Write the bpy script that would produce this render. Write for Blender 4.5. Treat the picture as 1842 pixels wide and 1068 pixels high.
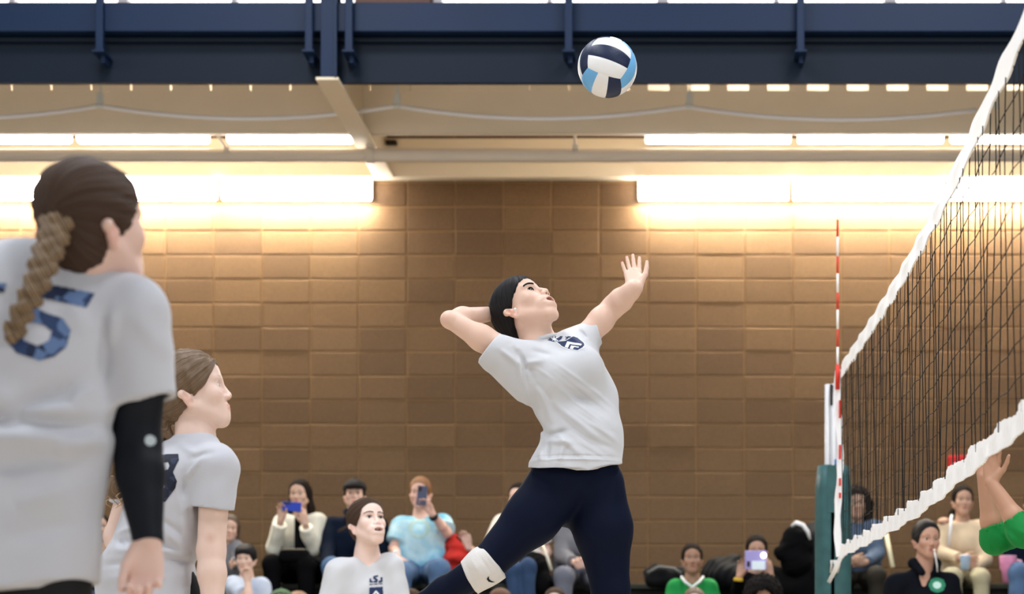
import bpy, bmesh, math, random
import numpy as np
from mathutils import Vector, Matrix
from mathutils.bvhtree import BVHTree
from mathutils.noise import noise as pnoise

for _o in list(bpy.data.objects):
    bpy.data.objects.remove(_o, do_unlink=True)
SC = bpy.context.scene
COL = SC.collection
random.seed(4)
RNG = np.random.default_rng(4)

# ------------------------------------------------------------------ camera, world, lights, exposure
F = 3700.0            # focal length in pixels of the 1842 x 1068 frame
CX, CY = 1225.0, 1233.0   # principal point (the photograph is a crop of a level shot)
CH = 0.55             # camera height: the photographer sits on the floor
cam_d = bpy.data.cameras.new('camera')
cam = bpy.data.objects.new('camera', cam_d)
COL.objects.link(cam)
cam.location = (0, 0, CH)
cam.rotation_euler = (math.pi / 2, 0, 0)
cam_d.sensor_width = 36.0
cam_d.lens = F / 1842.0 * 36.0
cam_d.shift_x = (921.0 - CX) / 1842.0
cam_d.shift_y = (CY - 534.0) / 1842.0
cam_d.clip_end = 200
cam_d.dof.use_dof = True
cam_d.dof.focus_distance = 7.25
cam_d.dof.aperture_fstop = 3.6
SC.camera = cam

SC.view_settings.view_transform = 'Standard'
SC.view_settings.look = 'None'
SC.view_settings.gamma = 1.0
SC.view_settings.use_curve_mapping = False
SC.view_settings.exposure = 0.0

world = bpy.data.worlds.new('world')
SC.world = world
world.use_nodes = True
bg = world.node_tree.nodes['Background']
bg.inputs['Color'].default_value = (0.93, 0.96, 1.0, 1)
bg.inputs['Strength'].default_value = 0.18

def area(name, loc, size, power, color=(1, 1, 1), rot=(0, 0, 0)):
    l = bpy.data.lights.new(name, 'AREA')
    l.shape = 'RECTANGLE'
    l.size, l.size_y = size
    l.energy = power
    l.color = color
    o = bpy.data.objects.new(name, l)
    o.location = loc
    o.rotation_euler = rot
    COL.objects.link(o)
    return o
# high-bay lamps of the gym hall above the court, and the tall window wall behind the camera
for _i, (_x, _y) in enumerate(((-3.2, 3.0), (-3.2, 7.0), (-3.2, 11.0), (2.4, 3.0), (2.4, 7.0), (2.4, 11.0))):
    area('high_bay_lamp', (_x, _y, 8.2), (1.6, 1.2), 215, (0.93, 0.96, 1.0))
area('hall_window_light', (-6.0, -24.0, 4.6), (30, 7), 1300, (0.94, 0.97, 1.0), (math.radians(88), 0, 0))
area('left_fill_light', (-15.0, 2.0, 6.0), (14, 4), 520, (0.95, 0.98, 1.0), (math.radians(78), 0, math.radians(-80)))  # added fill from the left, brightens the net tape and edge beam
area('side_window_light', (15.0, -6.0, 5.6), (16, 5), 1000, (0.96, 0.98, 1.0), (math.radians(84), 0, math.radians(47)))

# ------------------------------------------------------------------ helpers
def W(px, py, Z):
    """photograph pixel at distance Z (metres from the camera) -> point in the hall"""
    return np.array([(px - CX) * Z / F, Z, CH + (CY - py) * Z / F])

def unit(v):
    v = np.asarray(v, float)
    return v / (np.linalg.norm(v) + 1e-12)

def lerp(a, b, t):
    return np.asarray(a) * (1 - t) + np.asarray(b) * t

def tag(o, label=None, cat=None, group=None, kind=None):
    if label: o['label'] = label
    if cat: o['category'] = cat
    if group: o['group'] = group
    if kind: o['kind'] = kind
    return o

def empty(name, loc, label=None, cat=None, group=None):
    o = bpy.data.objects.new(name, None)
    o.empty_display_size = 0.1
    o.location = loc
    COL.objects.link(o)
    return tag(o, label, cat, group)

def link_mesh(name, me, mats, parent=None):
    if not isinstance(mats, (list, tuple)): mats = [mats]
    for m in mats: me.materials.append(m)
    o = bpy.data.objects.new(name, me)
    COL.objects.link(o)
    if parent is not None: o.parent = parent
    return o

def obj(name, bm, mats, parent=None, smooth=False):
    me = bpy.data.meshes.new(name)
    bm.to_mesh(me); bm.free()
    if smooth:
        me.polygons.foreach_set('use_smooth', [True] * len(me.polygons))
    return link_mesh(name, me, mats, parent)

def add_box(bm, c, s, rot=None, bevel=0.0, mi=0):
    """box of full size s at c"""
    g = bmesh.ops.create_cube(bm, size=1.0)
    vs = g['verts']
    for v in vs: v.co = Vector((v.co.x * s[0], v.co.y * s[1], v.co.z * s[2]))
    if bevel > 0:
        es = list({e for v in vs for e in v.link_edges})
        r = bmesh.ops.bevel(bm, geom=es, offset=bevel, segments=2, affect='EDGES', profile=0.5)
        vs = list({v for f in r['faces'] for v in f.verts} | {v for v in vs if v.is_valid})
    M = (rot.to_4x4() if rot is not None else Matrix())
    M = Matrix.Translation(Vector(c)) @ M
    for v in vs: v.co = M @ v.co
    for f in {f for v in vs for f in v.link_faces}: f.material_index = mi
    return vs

def add_tube(bm, pts, rad, n=8, caps=True, mi=0):
    """round tube through pts; rad a number or one per point"""
    pts = [Vector(p) for p in pts]
    if not hasattr(rad, '__len__'): rad = [rad] * len(pts)
    rings = []
    up = None
    for i, p in enumerate(pts):
        t = (pts[min(i + 1, len(pts) - 1)] - pts[max(i - 1, 0)]).normalized()
        if up is None:
            up = Vector((0, 0, 1)) if abs(t.z) < 0.9 else Vector((1, 0, 0))
        u = (up - t * up.dot(t)).normalized(); up = u
        w = t.cross(u)
        rings.append([bm.verts.new(p + (u * math.cos(a) + w * math.sin(a)) * rad[i]) for a in [2 * math.pi * k / n for k in range(n)]])
    for a, b in zip(rings[:-1], rings[1:]):
        for k in range(n):
            f = bm.faces.new((a[k], a[(k + 1) % n], b[(k + 1) % n], b[k])); f.material_index = mi
    if caps:
        f = bm.faces.new(rings[0][::-1]); f.material_index = mi
        f = bm.faces.new(rings[-1]); f.material_index = mi

def add_lathe(bm, prof, c, axis=(0, 0, 1), n=24, mi=0):
    """prof: list of (r, h) along the axis from c"""
    ax = Vector(axis).normalized()
    u = ax.orthogonal().normalized(); w = ax.cross(u)
    rings = []
    for r, h in prof:
        rings.append([bm.verts.new(Vector(c) + ax * h + (u * math.cos(a) + w * math.sin(a)) * r) for a in [2 * math.pi * k / n for k in range(n)]])
    for a, b in zip(rings[:-1], rings[1:]):
        for k in range(n):
            f = bm.faces.new((a[k], a[(k + 1) % n], b[(k + 1) % n], b[k])); f.material_index = mi
    f = bm.faces.new(rings[0][::-1]); f.material_index = mi
    f = bm.faces.new(rings[-1]); f.material_index = mi

# ------------------------------------------------------------------ materials
MATS = {}
def srgb(r, g, b):
    f = lambda c: c / 12.92 if c <= 0.04045 else ((c + 0.055) / 1.055) ** 2.4
    return (f(r / 255.0), f(g / 255.0), f(b / 255.0), 1.0)

def mat(name, col, rough=0.6, metal=0.0, noise=0.0, nscale=40.0, bump=0.0, bscale=60.0, spec=0.3, sheen=0.0):
    """procedural material: a colour with soft noise variation and fine relief"""
    if name in MATS: return MATS[name]
    m = bpy.data.materials.new(name); m.use_nodes = True
    nt = m.node_tree; N = nt.nodes; L = nt.links
    p = N['Principled BSDF']
    c = col if len(col) == 4 else (*col, 1.0)
    p.inputs['Base Color'].default_value = c
    p.inputs['Roughness'].default_value = rough
    p.inputs['Metallic'].default_value = metal
    p.inputs['Specular IOR Level'].default_value = spec
    if sheen: p.inputs['Sheen Weight'].default_value = sheen
    tc = N.new('ShaderNodeTexCoord')
    if noise > 0:
        nz = N.new('ShaderNodeTexNoise'); nz.inputs['Scale'].default_value = nscale; nz.inputs['Detail'].default_value = 4
        L.new(tc.outputs['Object'], nz.inputs['Vector'])
        mx = N.new('ShaderNodeMix'); mx.data_type = 'RGBA'
        mx.inputs['A'].default_value = tuple(x * (1 - noise) for x in c[:3]) + (1,)
        mx.inputs['B'].default_value = tuple(min(1, x * (1 + noise)) for x in c[:3]) + (1,)
        L.new(nz.outputs['Fac'], mx.inputs['Factor']); L.new(mx.outputs['Result'], p.inputs['Base Color'])
    if bump > 0:
        nb = N.new('ShaderNodeTexNoise'); nb.inputs['Scale'].default_value = bscale; nb.inputs['Detail'].default_value = 5
        L.new(tc.outputs['Object'], nb.inputs['Vector'])
        bp = N.new('ShaderNodeBump'); bp.inputs['Strength'].default_value = bump; bp.inputs['Distance'].default_value = 0.01
        L.new(nb.outputs['Fac'], bp.inputs['Height']); L.new(bp.outputs['Normal'], p.inputs['Normal'])
    MATS[name] = m
    return m

def emit(name, col, strength):
    if name in MATS: return MATS[name]
    m = bpy.data.materials.new(name); m.use_nodes = True
    p = m.node_tree.nodes['Principled BSDF']
    p.inputs['Base Color'].default_value = (*col[:3], 1)
    p.inputs['Emission Color'].default_value = (*col[:3], 1)
    p.inputs['Emission Strength'].default_value = strength
    MATS[name] = m
    return m

def skin_mat():
    if 'skin' in MATS: return MATS['skin']
    m = bpy.data.materials.new('skin'); m.use_nodes = True
    nt = m.node_tree; N = nt.nodes; L = nt.links
    p = N['Principled BSDF']
    a = N.new('ShaderNodeAttribute'); a.attribute_name = 'pigment_and_shade'
    L.new(a.outputs['Color'], p.inputs['Base Color'])
    p.inputs['Roughness'].default_value = 0.48
    p.inputs['Specular IOR Level'].default_value = 0.35
    p.inputs['Subsurface Weight'].default_value = 0.12
    p.inputs['Subsurface Radius'].default_value = (0.012, 0.005, 0.003)
    p.inputs['Subsurface Scale'].default_value = 0.6
    MATS['skin'] = m
    return m

def hair_mat(name, c0, c1, rough=0.45, spec=0.4):
    """strands follow the per-vertex 'strand' coordinate combed from hairline to tie"""
    if name in MATS: return MATS[name]
    m = bpy.data.materials.new(name); m.use_nodes = True
    nt = m.node_tree; N = nt.nodes; L = nt.links
    p = N['Principled BSDF']
    a = N.new('ShaderNodeAttribute'); a.attribute_name = 'strand'
    n1 = N.new('ShaderNodeTexNoise'); n1.noise_dimensions = '1D'; n1.inputs['Scale'].default_value = 9; n1.inputs['Detail'].default_value = 6
    L.new(a.outputs['Fac'], n1.inputs['W'])
    r = N.new('ShaderNodeValToRGB')
    r.color_ramp.elements[0].position = 0.38; r.color_ramp.elements[0].color = (*c0[:3], 1)
    r.color_ramp.elements[1].position = 0.66; r.color_ramp.elements[1].color = (*c1[:3], 1)
    L.new(n1.outputs['Fac'], r.inputs['Fac']); L.new(r.outputs['Color'], p.inputs['Base Color'])
    b = N.new('ShaderNodeBump'); b.inputs['Strength'].default_value = 0.35; b.inputs['Distance'].default_value = 0.01
    L.new(n1.outputs['Fac'], b.inputs['Height']); L.new(b.outputs['Normal'], p.inputs['Normal'])
    p.inputs['Roughness'].default_value = rough
    p.inputs['Specular IOR Level'].default_value = spec
    MATS[name] = m
    return m

# ------------------------------------------------------------------ signed-distance modelling
I3 = np.eye(3)
class Prim:
    __slots__ = ('t', 'a', 'b', 'ra', 'rb', 'r', 'R', 'k', 'op', 'cuts', 'flat', 'bc', 'br')

def cone(a, b, ra, rb=None, k=0.02, op='u', cuts=None, flat=None):
    p = Prim(); p.t = 'c'; p.a = np.asarray(a, float); p.b = np.asarray(b, float)
    p.ra = ra; p.rb = ra if rb is None else rb
    p.k = k; p.op = op; p.cuts = cuts; p.flat = flat
    p.bc = (p.a + p.b) / 2; p.br = np.linalg.norm(p.a - p.b) / 2 + max(p.ra, p.rb)
    return p

def ell(c, r, R=I3, k=0.02, op='u', cuts=None):
    p = Prim(); p.t = 'e'; p.a = np.asarray(c, float); p.R = np.asarray(R, float)
    p.r = np.asarray(r if hasattr(r, '__len__') else (r, r, r), float)
    p.k = k; p.op = op; p.cuts = cuts; p.flat = None
    p.bc = p.a; p.br = p.r.max()
    return p

def prim_d(p, P):
    if p.t == 'c':
        a, b = p.a, p.b
        Q = P
        sc = 1.0
        if p.flat is not None:      # thinner along n by factor s
            n, s = p.flat
            m = p.bc
            Q = P + ((P - m) @ n)[..., None] * (n * (1 / s - 1))
            a = a + n * (((a - m) @ n) * (1 / s - 1)); b = b + n * (((b - m) @ n) * (1 / s - 1))
            sc = 1.0
        ba = b - a
        pa = Q - a
        h = np.clip((pa @ ba) / (ba @ ba + 1e-12), 0, 1)
        v = pa - h[..., None] * ba
        d = np.sqrt((v * v).sum(-1)) - (p.ra + (p.rb - p.ra) * h)
        if p.flat is not None: d = d * (0.5 + 0.5 * s)
    else:
        q = (P - p.a) @ p.R
        q1 = q / p.r
        k0 = np.sqrt((q1 * q1).sum(-1)) + 1e-9
        q2 = q1 / p.r
        k1 = np.sqrt((q2 * q2).sum(-1)) + 1e-9
        d = k0 * (k0 - 1) / k1
    if p.cuts:
        for pt, n in p.cuts:
            d = np.maximum(d, (P - pt) @ n)
    return d

def comb(d, di, p):
    k = p.k
    if p.op == 'u':
        if k <= 0: return np.minimum(d, di)
        h = np.maximum(k - np.abs(d - di), 0) / k
        return np.minimum(d, di) - h * h * k * 0.25
    if p.op == 'i':
        return np.maximum(d, di)
    di = -di
    if k <= 0: return np.maximum(d, di)
    h = np.maximum(k - np.abs(d - di), 0) / k
    return np.maximum(d, di) + h * h * k * 0.25

def field(prims, P, post=None):
    d = np.full(P.shape[:-1], 1.0)
    for p in prims: d = comb(d, prim_d(p, P), p)
    if post is not None: d = d + post(P)
    return d

def field_blocks(prims, P, bc, br, post=None):
    d = np.full(P.shape[:-1], 1.0)
    for p in prims:
        m = ((bc - p.bc) ** 2).sum(-1) < (p.br + br + p.k + 0.03) ** 2
        if p.op == 'i': m[:] = True
        if not m.any(): continue
        d[m] = comb(d[m], prim_d(p, P[m]), p)
    if post is not None: d = d + post(P)
    return d

BS = 6
def sdf_mesh(prims, h, post=None, pad=0.02):
    """surface nets over a block-sparse grid -> verts, quads"""
    us = [p for p in prims if p.op == 'u']
    lo = np.min([p.bc - p.br for p in us], 0) - pad
    hi = np.max([p.bc + p.br for p in us], 0) + pad
    nb = np.ceil((hi - lo) / (h * BS)).astype(int) + 1
    gi = np.stack(np.meshgrid(*[np.arange(n) for n in nb], indexing='ij'), -1)
    bc = lo + (gi + 0.5) * (h * BS) - 0.5 * h
    flat = bc.reshape(-1, 3)
    cd = np.concatenate([field(prims, flat[i:i + 200000], post) for i in range(0, len(flat), 200000)]).reshape(nb)
    br = h * BS * 0.87
    act = np.abs(cd) < br * 1.35 + 0.012
    n = nb * BS
    D = np.repeat(np.repeat(np.repeat(np.where(cd < 0, -1.0, 1.0).astype(np.float32), BS, 0), BS, 1), BS, 2)
    ai = gi[act]
    off = np.stack(np.meshgrid(*[np.arange(BS)] * 3, indexing='ij'), -1).reshape(-1, 3)
    Dv = D.reshape(nb[0], BS, nb[1], BS, nb[2], BS)
    abc = bc[act]
    for i in range(0, len(ai), 2500):
        a = ai[i:i + 2500]
        P = lo + (a[:, None, :] * BS + off[None]) * h
        d = field_blocks(prims, P, abc[i:i + 2500], br, post)
        Dv[a[:, 0], :, a[:, 1], :, a[:, 2], :] = d.reshape(-1, BS, BS, BS)
    S = D < 0
    c8 = [S[x:n[0] - 1 + x, y:n[1] - 1 + y, z:n[2] - 1 + z] for x in (0, 1) for y in (0, 1) for z in (0, 1)]
    an = np.zeros(c8[0].shape, bool); al = np.ones(c8[0].shape, bool)
    for c in c8: an |= c; al &= c
    cells = np.argwhere(an & ~al)
    idm = np.full(an.shape, -1, np.int32)
    idm[cells[:, 0], cells[:, 1], cells[:, 2]] = np.arange(len(cells))
    acc = np.zeros((len(cells), 3)); cnt = np.zeros(len(cells))
    cs = [(x, y, z) for x in (0, 1) for y in (0, 1) for z in (0, 1)]
    vals = {c: D[cells[:, 0] + c[0], cells[:, 1] + c[1], cells[:, 2] + c[2]].astype(float) for c in cs}
    for c in cs:
        for ax in range(3):
            if c[ax] == 0:
                e = list(c); e[ax] = 1; e = tuple(e)
                v0, v1 = vals[c], vals[e]
                m = (v0 < 0) != (v1 < 0)
                t = np.where(m, v0 / np.where(m, v0 - v1, 1), 0)
                pos = np.repeat(np.array(c, float)[None], len(cells), 0); pos[:, ax] += t
                acc += pos * m[:, None]; cnt += m
    V = lo + (cells + acc / np.maximum(cnt, 1)[:, None]) * h
    Q = []
    for ax in range(3):
        s0 = [slice(None)] * 3; s1 = [slice(None)] * 3
        s0[ax] = slice(0, -1); s1[ax] = slice(1, None)
        A, B = S[tuple(s0)], S[tuple(s1)]
        e = np.argwhere(A != B)
        u, v = (ax + 1) % 3, (ax + 2) % 3
        ok = (e[:, u] > 0) & (e[:, v] > 0) & (e[:, u] < n[u] - 1) & (e[:, v] < n[v] - 1)
        e = e[ok]
        fl = A[e[:, 0], e[:, 1], e[:, 2]]
        q = []
        for du, dv in ((-1, -1), (0, -1), (0, 0), (-1, 0)):
            c = e.copy(); c[:, u] += du; c[:, v] += dv
            q.append(idm[c[:, 0], c[:, 1], c[:, 2]])
        q = np.stack(q, -1)
        q = np.where(fl[:, None], q, q[:, ::-1])
        Q.append(q)
    Q = np.concatenate(Q)
    Q = Q[(Q >= 0).all(1)]
    # pull the net onto the true surface
    for _ in range(2):
        nrm = vnormals(V, Q)
        d = np.concatenate([field(prims, V[i:i + 100000], post) for i in range(0, len(V), 100000)]) if len(prims) < 14 else field_sorted(prims, V, post)
        V = V - nrm * np.clip(d, -h * 0.4, h * 0.4)[:, None] * 0.8
    return V, Q

def field_sorted(prims, V, post):
    """field at scattered points, culled per primitive"""
    d = np.full(len(V), 1.0)
    for p in prims:
        m = ((V - p.bc) ** 2).sum(-1) < (p.br + p.k + 0.03) ** 2
        if p.op == 'i': m[:] = True
        if m.any(): d[m] = comb(d[m], prim_d(p, V[m]), p)
    if post is not None: d = d + post(V)
    return d

def vnormals(V, Q):
    a = np.cross(V[Q[:, 2]] - V[Q[:, 0]], V[Q[:, 3]] - V[Q[:, 1]])
    nn = np.zeros_like(V)
    for k in range(4):
        for c in range(3):
            nn[:, c] += np.bincount(Q[:, k], a[:, c], len(V))
    return nn / (np.linalg.norm(nn, axis=1)[:, None] + 1e-12)

def np_mesh(name, V, Q, smooth=True):
    me = bpy.data.meshes.new(name)
    me.vertices.add(len(V)); me.vertices.foreach_set('co', np.asarray(V, np.float32).ravel())
    k = Q.shape[1]
    me.loops.add(Q.size); me.loops.foreach_set('vertex_index', Q.astype(np.int32).ravel())
    me.polygons.add(len(Q)); me.polygons.foreach_set('loop_start', np.arange(0, Q.size, k, dtype=np.int32))
    if smooth: me.polygons.foreach_set('use_smooth', np.ones(len(Q), bool))
    me.update(calc_edges=True)
    return me

def sdf_obj(name, prims, h, material, parent, post=None, base=None, paints=None, strand=None, zmin=None):
    root = np.array(parent.location) if parent is not None else np.zeros(3)
    V, Q = sdf_mesh(prims, h, post)
    if zmin is not None:
        Q = Q[(V[Q][:, :, 2] > zmin).any(1)]
        used = np.unique(Q); mp = np.full(len(V), -1); mp[used] = np.arange(len(used))
        V = V[used]; Q = mp[Q]
    me = np_mesh(name, V - root, Q)
    if base is not None:
        C = np.repeat(np.array(base[:3])[None], len(V), 0)
        for (c, R, r, colr, soft, amt) in (paints or []):
            q = np.linalg.norm(((V - c) @ R) / np.asarray(r), axis=1)
            w = np.clip((1 - q) / soft, 0, 1)[:, None] * amt
            C = C * (1 - w) + np.array(colr[:3])[None] * w
        at = me.color_attributes.new('pigment_and_shade', 'FLOAT_COLOR', 'POINT')
        at.data.foreach_set('color', np.concatenate([C, np.ones((len(V), 1))], 1).astype(np.float32).ravel())
    if strand is not None:
        at = me.attributes.new('strand', 'FLOAT', 'POINT')
        at.data.foreach_set('value', strand(V).astype(np.float32))
    o = link_mesh(name, me, material, parent)
    return o

# ------------------------------------------------------------------ flat prints laid on cloth
def inside_poly(X, Y, poly):
    c = np.zeros(X.shape, bool)
    n = len(poly)
    for i in range(n):
        x0, y0 = poly[i]; x1, y1 = poly[(i + 1) % n]
        if y0 == y1: continue
        m = ((y0 > Y) != (y1 > Y)) & (X < (x1 - x0) * (Y - y0) / (y1 - y0) + x0)
        c ^= m
    return c

def decal(name, polys, corner, u, v, size, target, material, parent, cell=0.002, lift=0.0016, label=None, ray=None):
    """polys in 0..1 x 0..1 (even-odd) laid on the target mesh; corner + u*x*size[0] + v*y*size[1] is the print plane"""
    u, v = unit(u), unit(v)
    nrm = unit(ray) if ray is not None else unit(np.cross(u, v))
    nx, ny = max(2, int(size[0] / cell)), max(2, int(size[1] / cell))
    X, Y = np.meshgrid((np.arange(nx) + 0.5) / nx, (np.arange(ny) + 0.5) / ny, indexing='ij')
    ins = np.zeros(X.shape, bool)
    for pl in polys: ins ^= inside_poly(X, Y, pl)
    me0 = target.data
    off = Vector(target.parent.location) if target.parent else Vector((0, 0, 0))
    bvh = BVHTree.FromPolygons([x.co for x in me0.vertices], [tuple(q.vertices) for q in me0.polygons])
    bm = bmesh.new(); cache = {}
    def vert(i, j):
        if (i, j) in cache: return cache[i, j]
        p = Vector(corner + u * (i / nx * size[0]) + v * (j / ny * size[1])) - off
        hit = bvh.ray_cast(p + Vector(nrm) * 0.4, -Vector(nrm), 0.8)
        r = None
        if hit[0] is not None: r = bm.verts.new(hit[0] + Vector(nrm) * lift)
        cache[i, j] = r
        return r
    for i, j in np.argwhere(ins):
        q = [vert(i, j), vert(i + 1, j), vert(i + 1, j + 1), vert(i, j + 1)]
        if None not in q:
            if max((q[0].co - q[2].co).length, (q[1].co - q[3].co).length) < cell * 8: bm.faces.new(q)
    o = obj(name, bm, material, parent, smooth=True)
    if label: o['label'] = label
    return o
# ================================================================== the hall
ZW = 17.32           # face of the block wall
SW = F / ZW
def WX(px, Z): return (px - CX) * Z / F
def WH(py, Z): return CH + (CY - py) * Z / F

# floor ------------------------------------------------------------
m_floor = mat('maple_floor', srgb(204, 190, 170), 0.3, noise=0.12, nscale=6)
bm = bmesh.new(); add_box(bm, (-1, 8, -0.05), (26, 30, 0.1))
tag(obj('floor', bm, m_floor), kind='structure')

# block wall -------------------------------------------------------
def block_mat():
    m = bpy.data.materials.new('painted_block'); m.use_nodes = True
    nt = m.node_tree; N = nt.nodes; L = nt.links; p = N['Principled BSDF']
    oi = N.new('ShaderNodeObjectInfo'); tc = N.new('ShaderNodeTexCoord')
    r = N.new('ShaderNodeValToRGB')
    r.color_ramp.elements[0].color = srgb(98, 74, 50); r.color_ramp.elements[1].color = srgb(112, 86, 58)
    L.new(oi.outputs['Random'], r.inputs['Fac'])
    nz = N.new('ShaderNodeTexNoise'); nz.inputs['Scale'].default_value = 55; nz.inputs['Detail'].default_value = 6
    geo = N.new('ShaderNodeNewGeometry'); L.new(geo.outputs['Position'], nz.inputs['Vector'])
    mx = N.new('ShaderNodeMix'); mx.data_type = 'RGBA'; mx.blend_type = 'MULTIPLY'; mx.inputs['Factor'].default_value = 1
    rr = N.new('ShaderNodeMapRange'); rr.inputs['From Min'].default_value = 0.3; rr.inputs['From Max'].default_value = 0.7
    rr.inputs['To Min'].default_value = 0.86; rr.inputs['To Max'].default_value = 1.1
    L.new(nz.outputs['Fac'], rr.inputs['Value']); L.new(r.outputs['Color'], mx.inputs['A']); L.new(rr.outputs['Result'], mx.inputs['B'])
    L.new(mx.outputs['Result'], p.inputs['Base Color'])
    bp = N.new('ShaderNodeBump'); bp.inputs['Strength'].default_value = 0.35; bp.inputs['Distance'].default_value = 0.008
    n2 = N.new('ShaderNodeTexNoise'); n2.inputs['Scale'].default_value = 110; n2.inputs['Detail'].default_value = 3
    L.new(geo.outputs['Position'], n2.inputs['Vector'])
    L.new(n2.outputs['Fac'], bp.inputs['Height']); L.new(bp.outputs['Normal'], p.inputs['Normal'])
    p.inputs['Roughness'].default_value = 0.62
    p.inputs['Specular IOR Level'].default_value = 0.25
    return m
m_block = block_mat()
m_mortar = mat('mortar', srgb(138, 107, 72), 0.75, noise=0.08, nscale=70)
m_cream = mat('cream_paint', srgb(232, 218, 194), 0.55, noise=0.04, nscale=3)
m_beige = mat('beige_paint', srgb(238, 226, 208), 0.55, noise=0.05, nscale=3)
m_brick = mat('pier_brick', srgb(126, 98, 90), 0.8, noise=0.15, nscale=40)
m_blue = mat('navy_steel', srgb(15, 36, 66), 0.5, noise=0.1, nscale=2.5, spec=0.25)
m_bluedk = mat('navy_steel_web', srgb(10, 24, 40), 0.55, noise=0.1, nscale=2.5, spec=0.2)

PW, PH = 0.4064, 0.2032
X0 = WX(992, ZW)
H0 = WH(371.6, ZW)         # a bed joint
bm = bmesh.new()
add_box(bm, (-1.5, ZW + 0.0085 + 0.15, 2.5), (22, 0.30, 5.6))       # mortar bed carries the blocks
wall = tag(obj('wall_back', bm, m_mortar), kind='structure')
def block_bm(bm, ox=0, oz=0):
    w, h, d, e, g = PW / 2 - 0.0065, PH / 2 - 0.0065, 0.02, 0.004, 0.004
    fr = [bm.verts.new((ox + sx * (w - e), ZW, oz + sz * (h - e))) for sx, sz in ((-1, -1), (1, -1), (1, 1), (-1, 1))]
    mdl = [bm.verts.new((ox + sx * w, ZW + g, oz + sz * h)) for sx, sz in ((-1, -1), (1, -1), (1, 1), (-1, 1))]
    bk = [bm.verts.new((ox + sx * w, ZW + d, oz + sz * h)) for sx, sz in ((-1, -1), (1, -1), (1, 1), (-1, 1))]
    bm.faces.new(fr)
    for a, b in ((fr, mdl), (mdl, bk)):
        for k in range(4): bm.faces.new((a[k], b[k], b[(k + 1) % 4], a[(k + 1) % 4]))
bm = bmesh.new(); block_bm(bm)
me_block = bpy.data.meshes.new('block'); bm.normal_update(); bmesh.ops.recalc_face_normals(bm, faces=bm.faces[:]); bm.to_mesh(me_block); bm.free()
me_block.materials.append(m_block)
rest = bmesh.new(); nblk = 0
for c in range(-25, 24):
    for r in range(-21, 3):
        x = X0 + (c + 0.5) * PW; z = H0 + (r + 0.5) * PH
        px = CX + x * SW
        if -40 < px < 1880 and -12 <= r <= 0:
            o = bpy.data.objects.new('block', me_block); COL.objects.link(o); o.parent = wall
            o.location = (x, RNG.normal(0, 0.0012), z); nblk += 1
        elif z > 0.1: block_bm(rest, x, z)
bmesh.ops.recalc_face_normals(rest, faces=rest.faces[:])
o = obj('blocks', rest, m_block, wall); o['kind'] = 'stuff'
# cream painted band that tops the wall, upper wall, brick pier and windows
bm = bmesh.new(); add_box(bm, (-1.5, ZW + 0.02, WH(318, ZW - 0.13) + 0.165), (22, 0.26, 0.33), bevel=0.01)
tag(obj('trim_1', bm, m_cream), kind='structure')
ZU = ZW
hs = WH(14, ZU)
bm = bmesh.new(); add_box(bm, (-1.5, ZU + 0.15, (5.3 + hs - 0.04) / 2), (22, 0.3, hs - 0.04 - 5.3))
add_box(bm, (WX(707, ZU), ZU + 0.13, hs + 0.5), (WX(775, ZU) - WX(640, ZU), 0.34, 1.1))
tag(obj('wall_upper', bm, m_brick), kind='structure')
m_sill = mat('window_sill', srgb(190, 150, 120), 0.6)
m_alu = mat('mullion_paint', srgb(205, 205, 214), 0.5)
m_pane = emit('daylit_pane', (1.0, 1.0, 1.0), 2.2)
def window(name, x0, x1, muls):
    x0, x1 = WX(x0, ZU), WX(x1, ZU)
    b = bmesh.new(); add_box(b, ((x0 + x1) / 2, ZU + 0.02, hs - 0.02), (x1 - x0, 0.28, 0.05), bevel=0.006)
    w = tag(obj(name, b, m_sill), kind='structure')
    bars = [(WX(p, ZU), q) for p, q in muls]
    for x, ww in bars:
        b = bmesh.new(); add_box(b, (x, ZU + 0.06, hs + 0.55), (ww, 0.1, 1.1)); obj('mullion', b, m_alu, w)
    b = bmesh.new(); add_box(b, ((x0 + x1) / 2, ZU + 0.06, hs + 1.12), (x1 - x0, 0.12, 0.07)); obj('head_rail', b, m_alu, w)
    ed = sorted([x0] + [x for x, _ in bars] + [x1])
    for a, c in zip(ed[:-1], ed[1:]):
        if c - a < 0.08: continue
        b = bmesh.new(); add_box(b, ((a + c) / 2, ZU + 0.12, hs + 0.55), (c - a - 0.02, 0.012, 1.1)); obj('pane', b, m_pane, w)
window('window_1', -600, 640, [(-190, .04), (20, .05), (220, .085), (420, .045), (600, .045)])
window('window_2', 775, 2500, [(787, .07), (988, .04), (1192, .095), (1397, .04), (1602, .095), (1806, .04), (2010, .095)])

# balcony slab with its navy steel edge beam ------------------------
ZF = 14.6
hb, ht = WH(147, ZF), WH(14, ZF)
bm = bmesh.new(); add_box(bm, (-1.5, (15.9 + ZW) / 2 - 0.55, 5.34), (22, ZW - 14.75, 0.09))
tag(obj('ceiling', bm, m_cream), kind='structure')
bm = bmesh.new()
hm = WH(66, ZF)
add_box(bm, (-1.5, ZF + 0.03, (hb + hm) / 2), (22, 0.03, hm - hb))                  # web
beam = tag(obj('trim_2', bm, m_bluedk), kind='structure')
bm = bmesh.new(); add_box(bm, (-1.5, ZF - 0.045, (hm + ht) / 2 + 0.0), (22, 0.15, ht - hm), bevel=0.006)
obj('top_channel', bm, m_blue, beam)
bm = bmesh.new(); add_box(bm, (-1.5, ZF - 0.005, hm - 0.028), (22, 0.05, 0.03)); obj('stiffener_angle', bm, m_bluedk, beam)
bm = bmesh.new(); add_box(bm, (-1.5, ZF + 0.03, hb - 0.002), (22, 0.05, 0.008)); obj('bottom_flange', bm, m_bluedk, beam)
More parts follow.
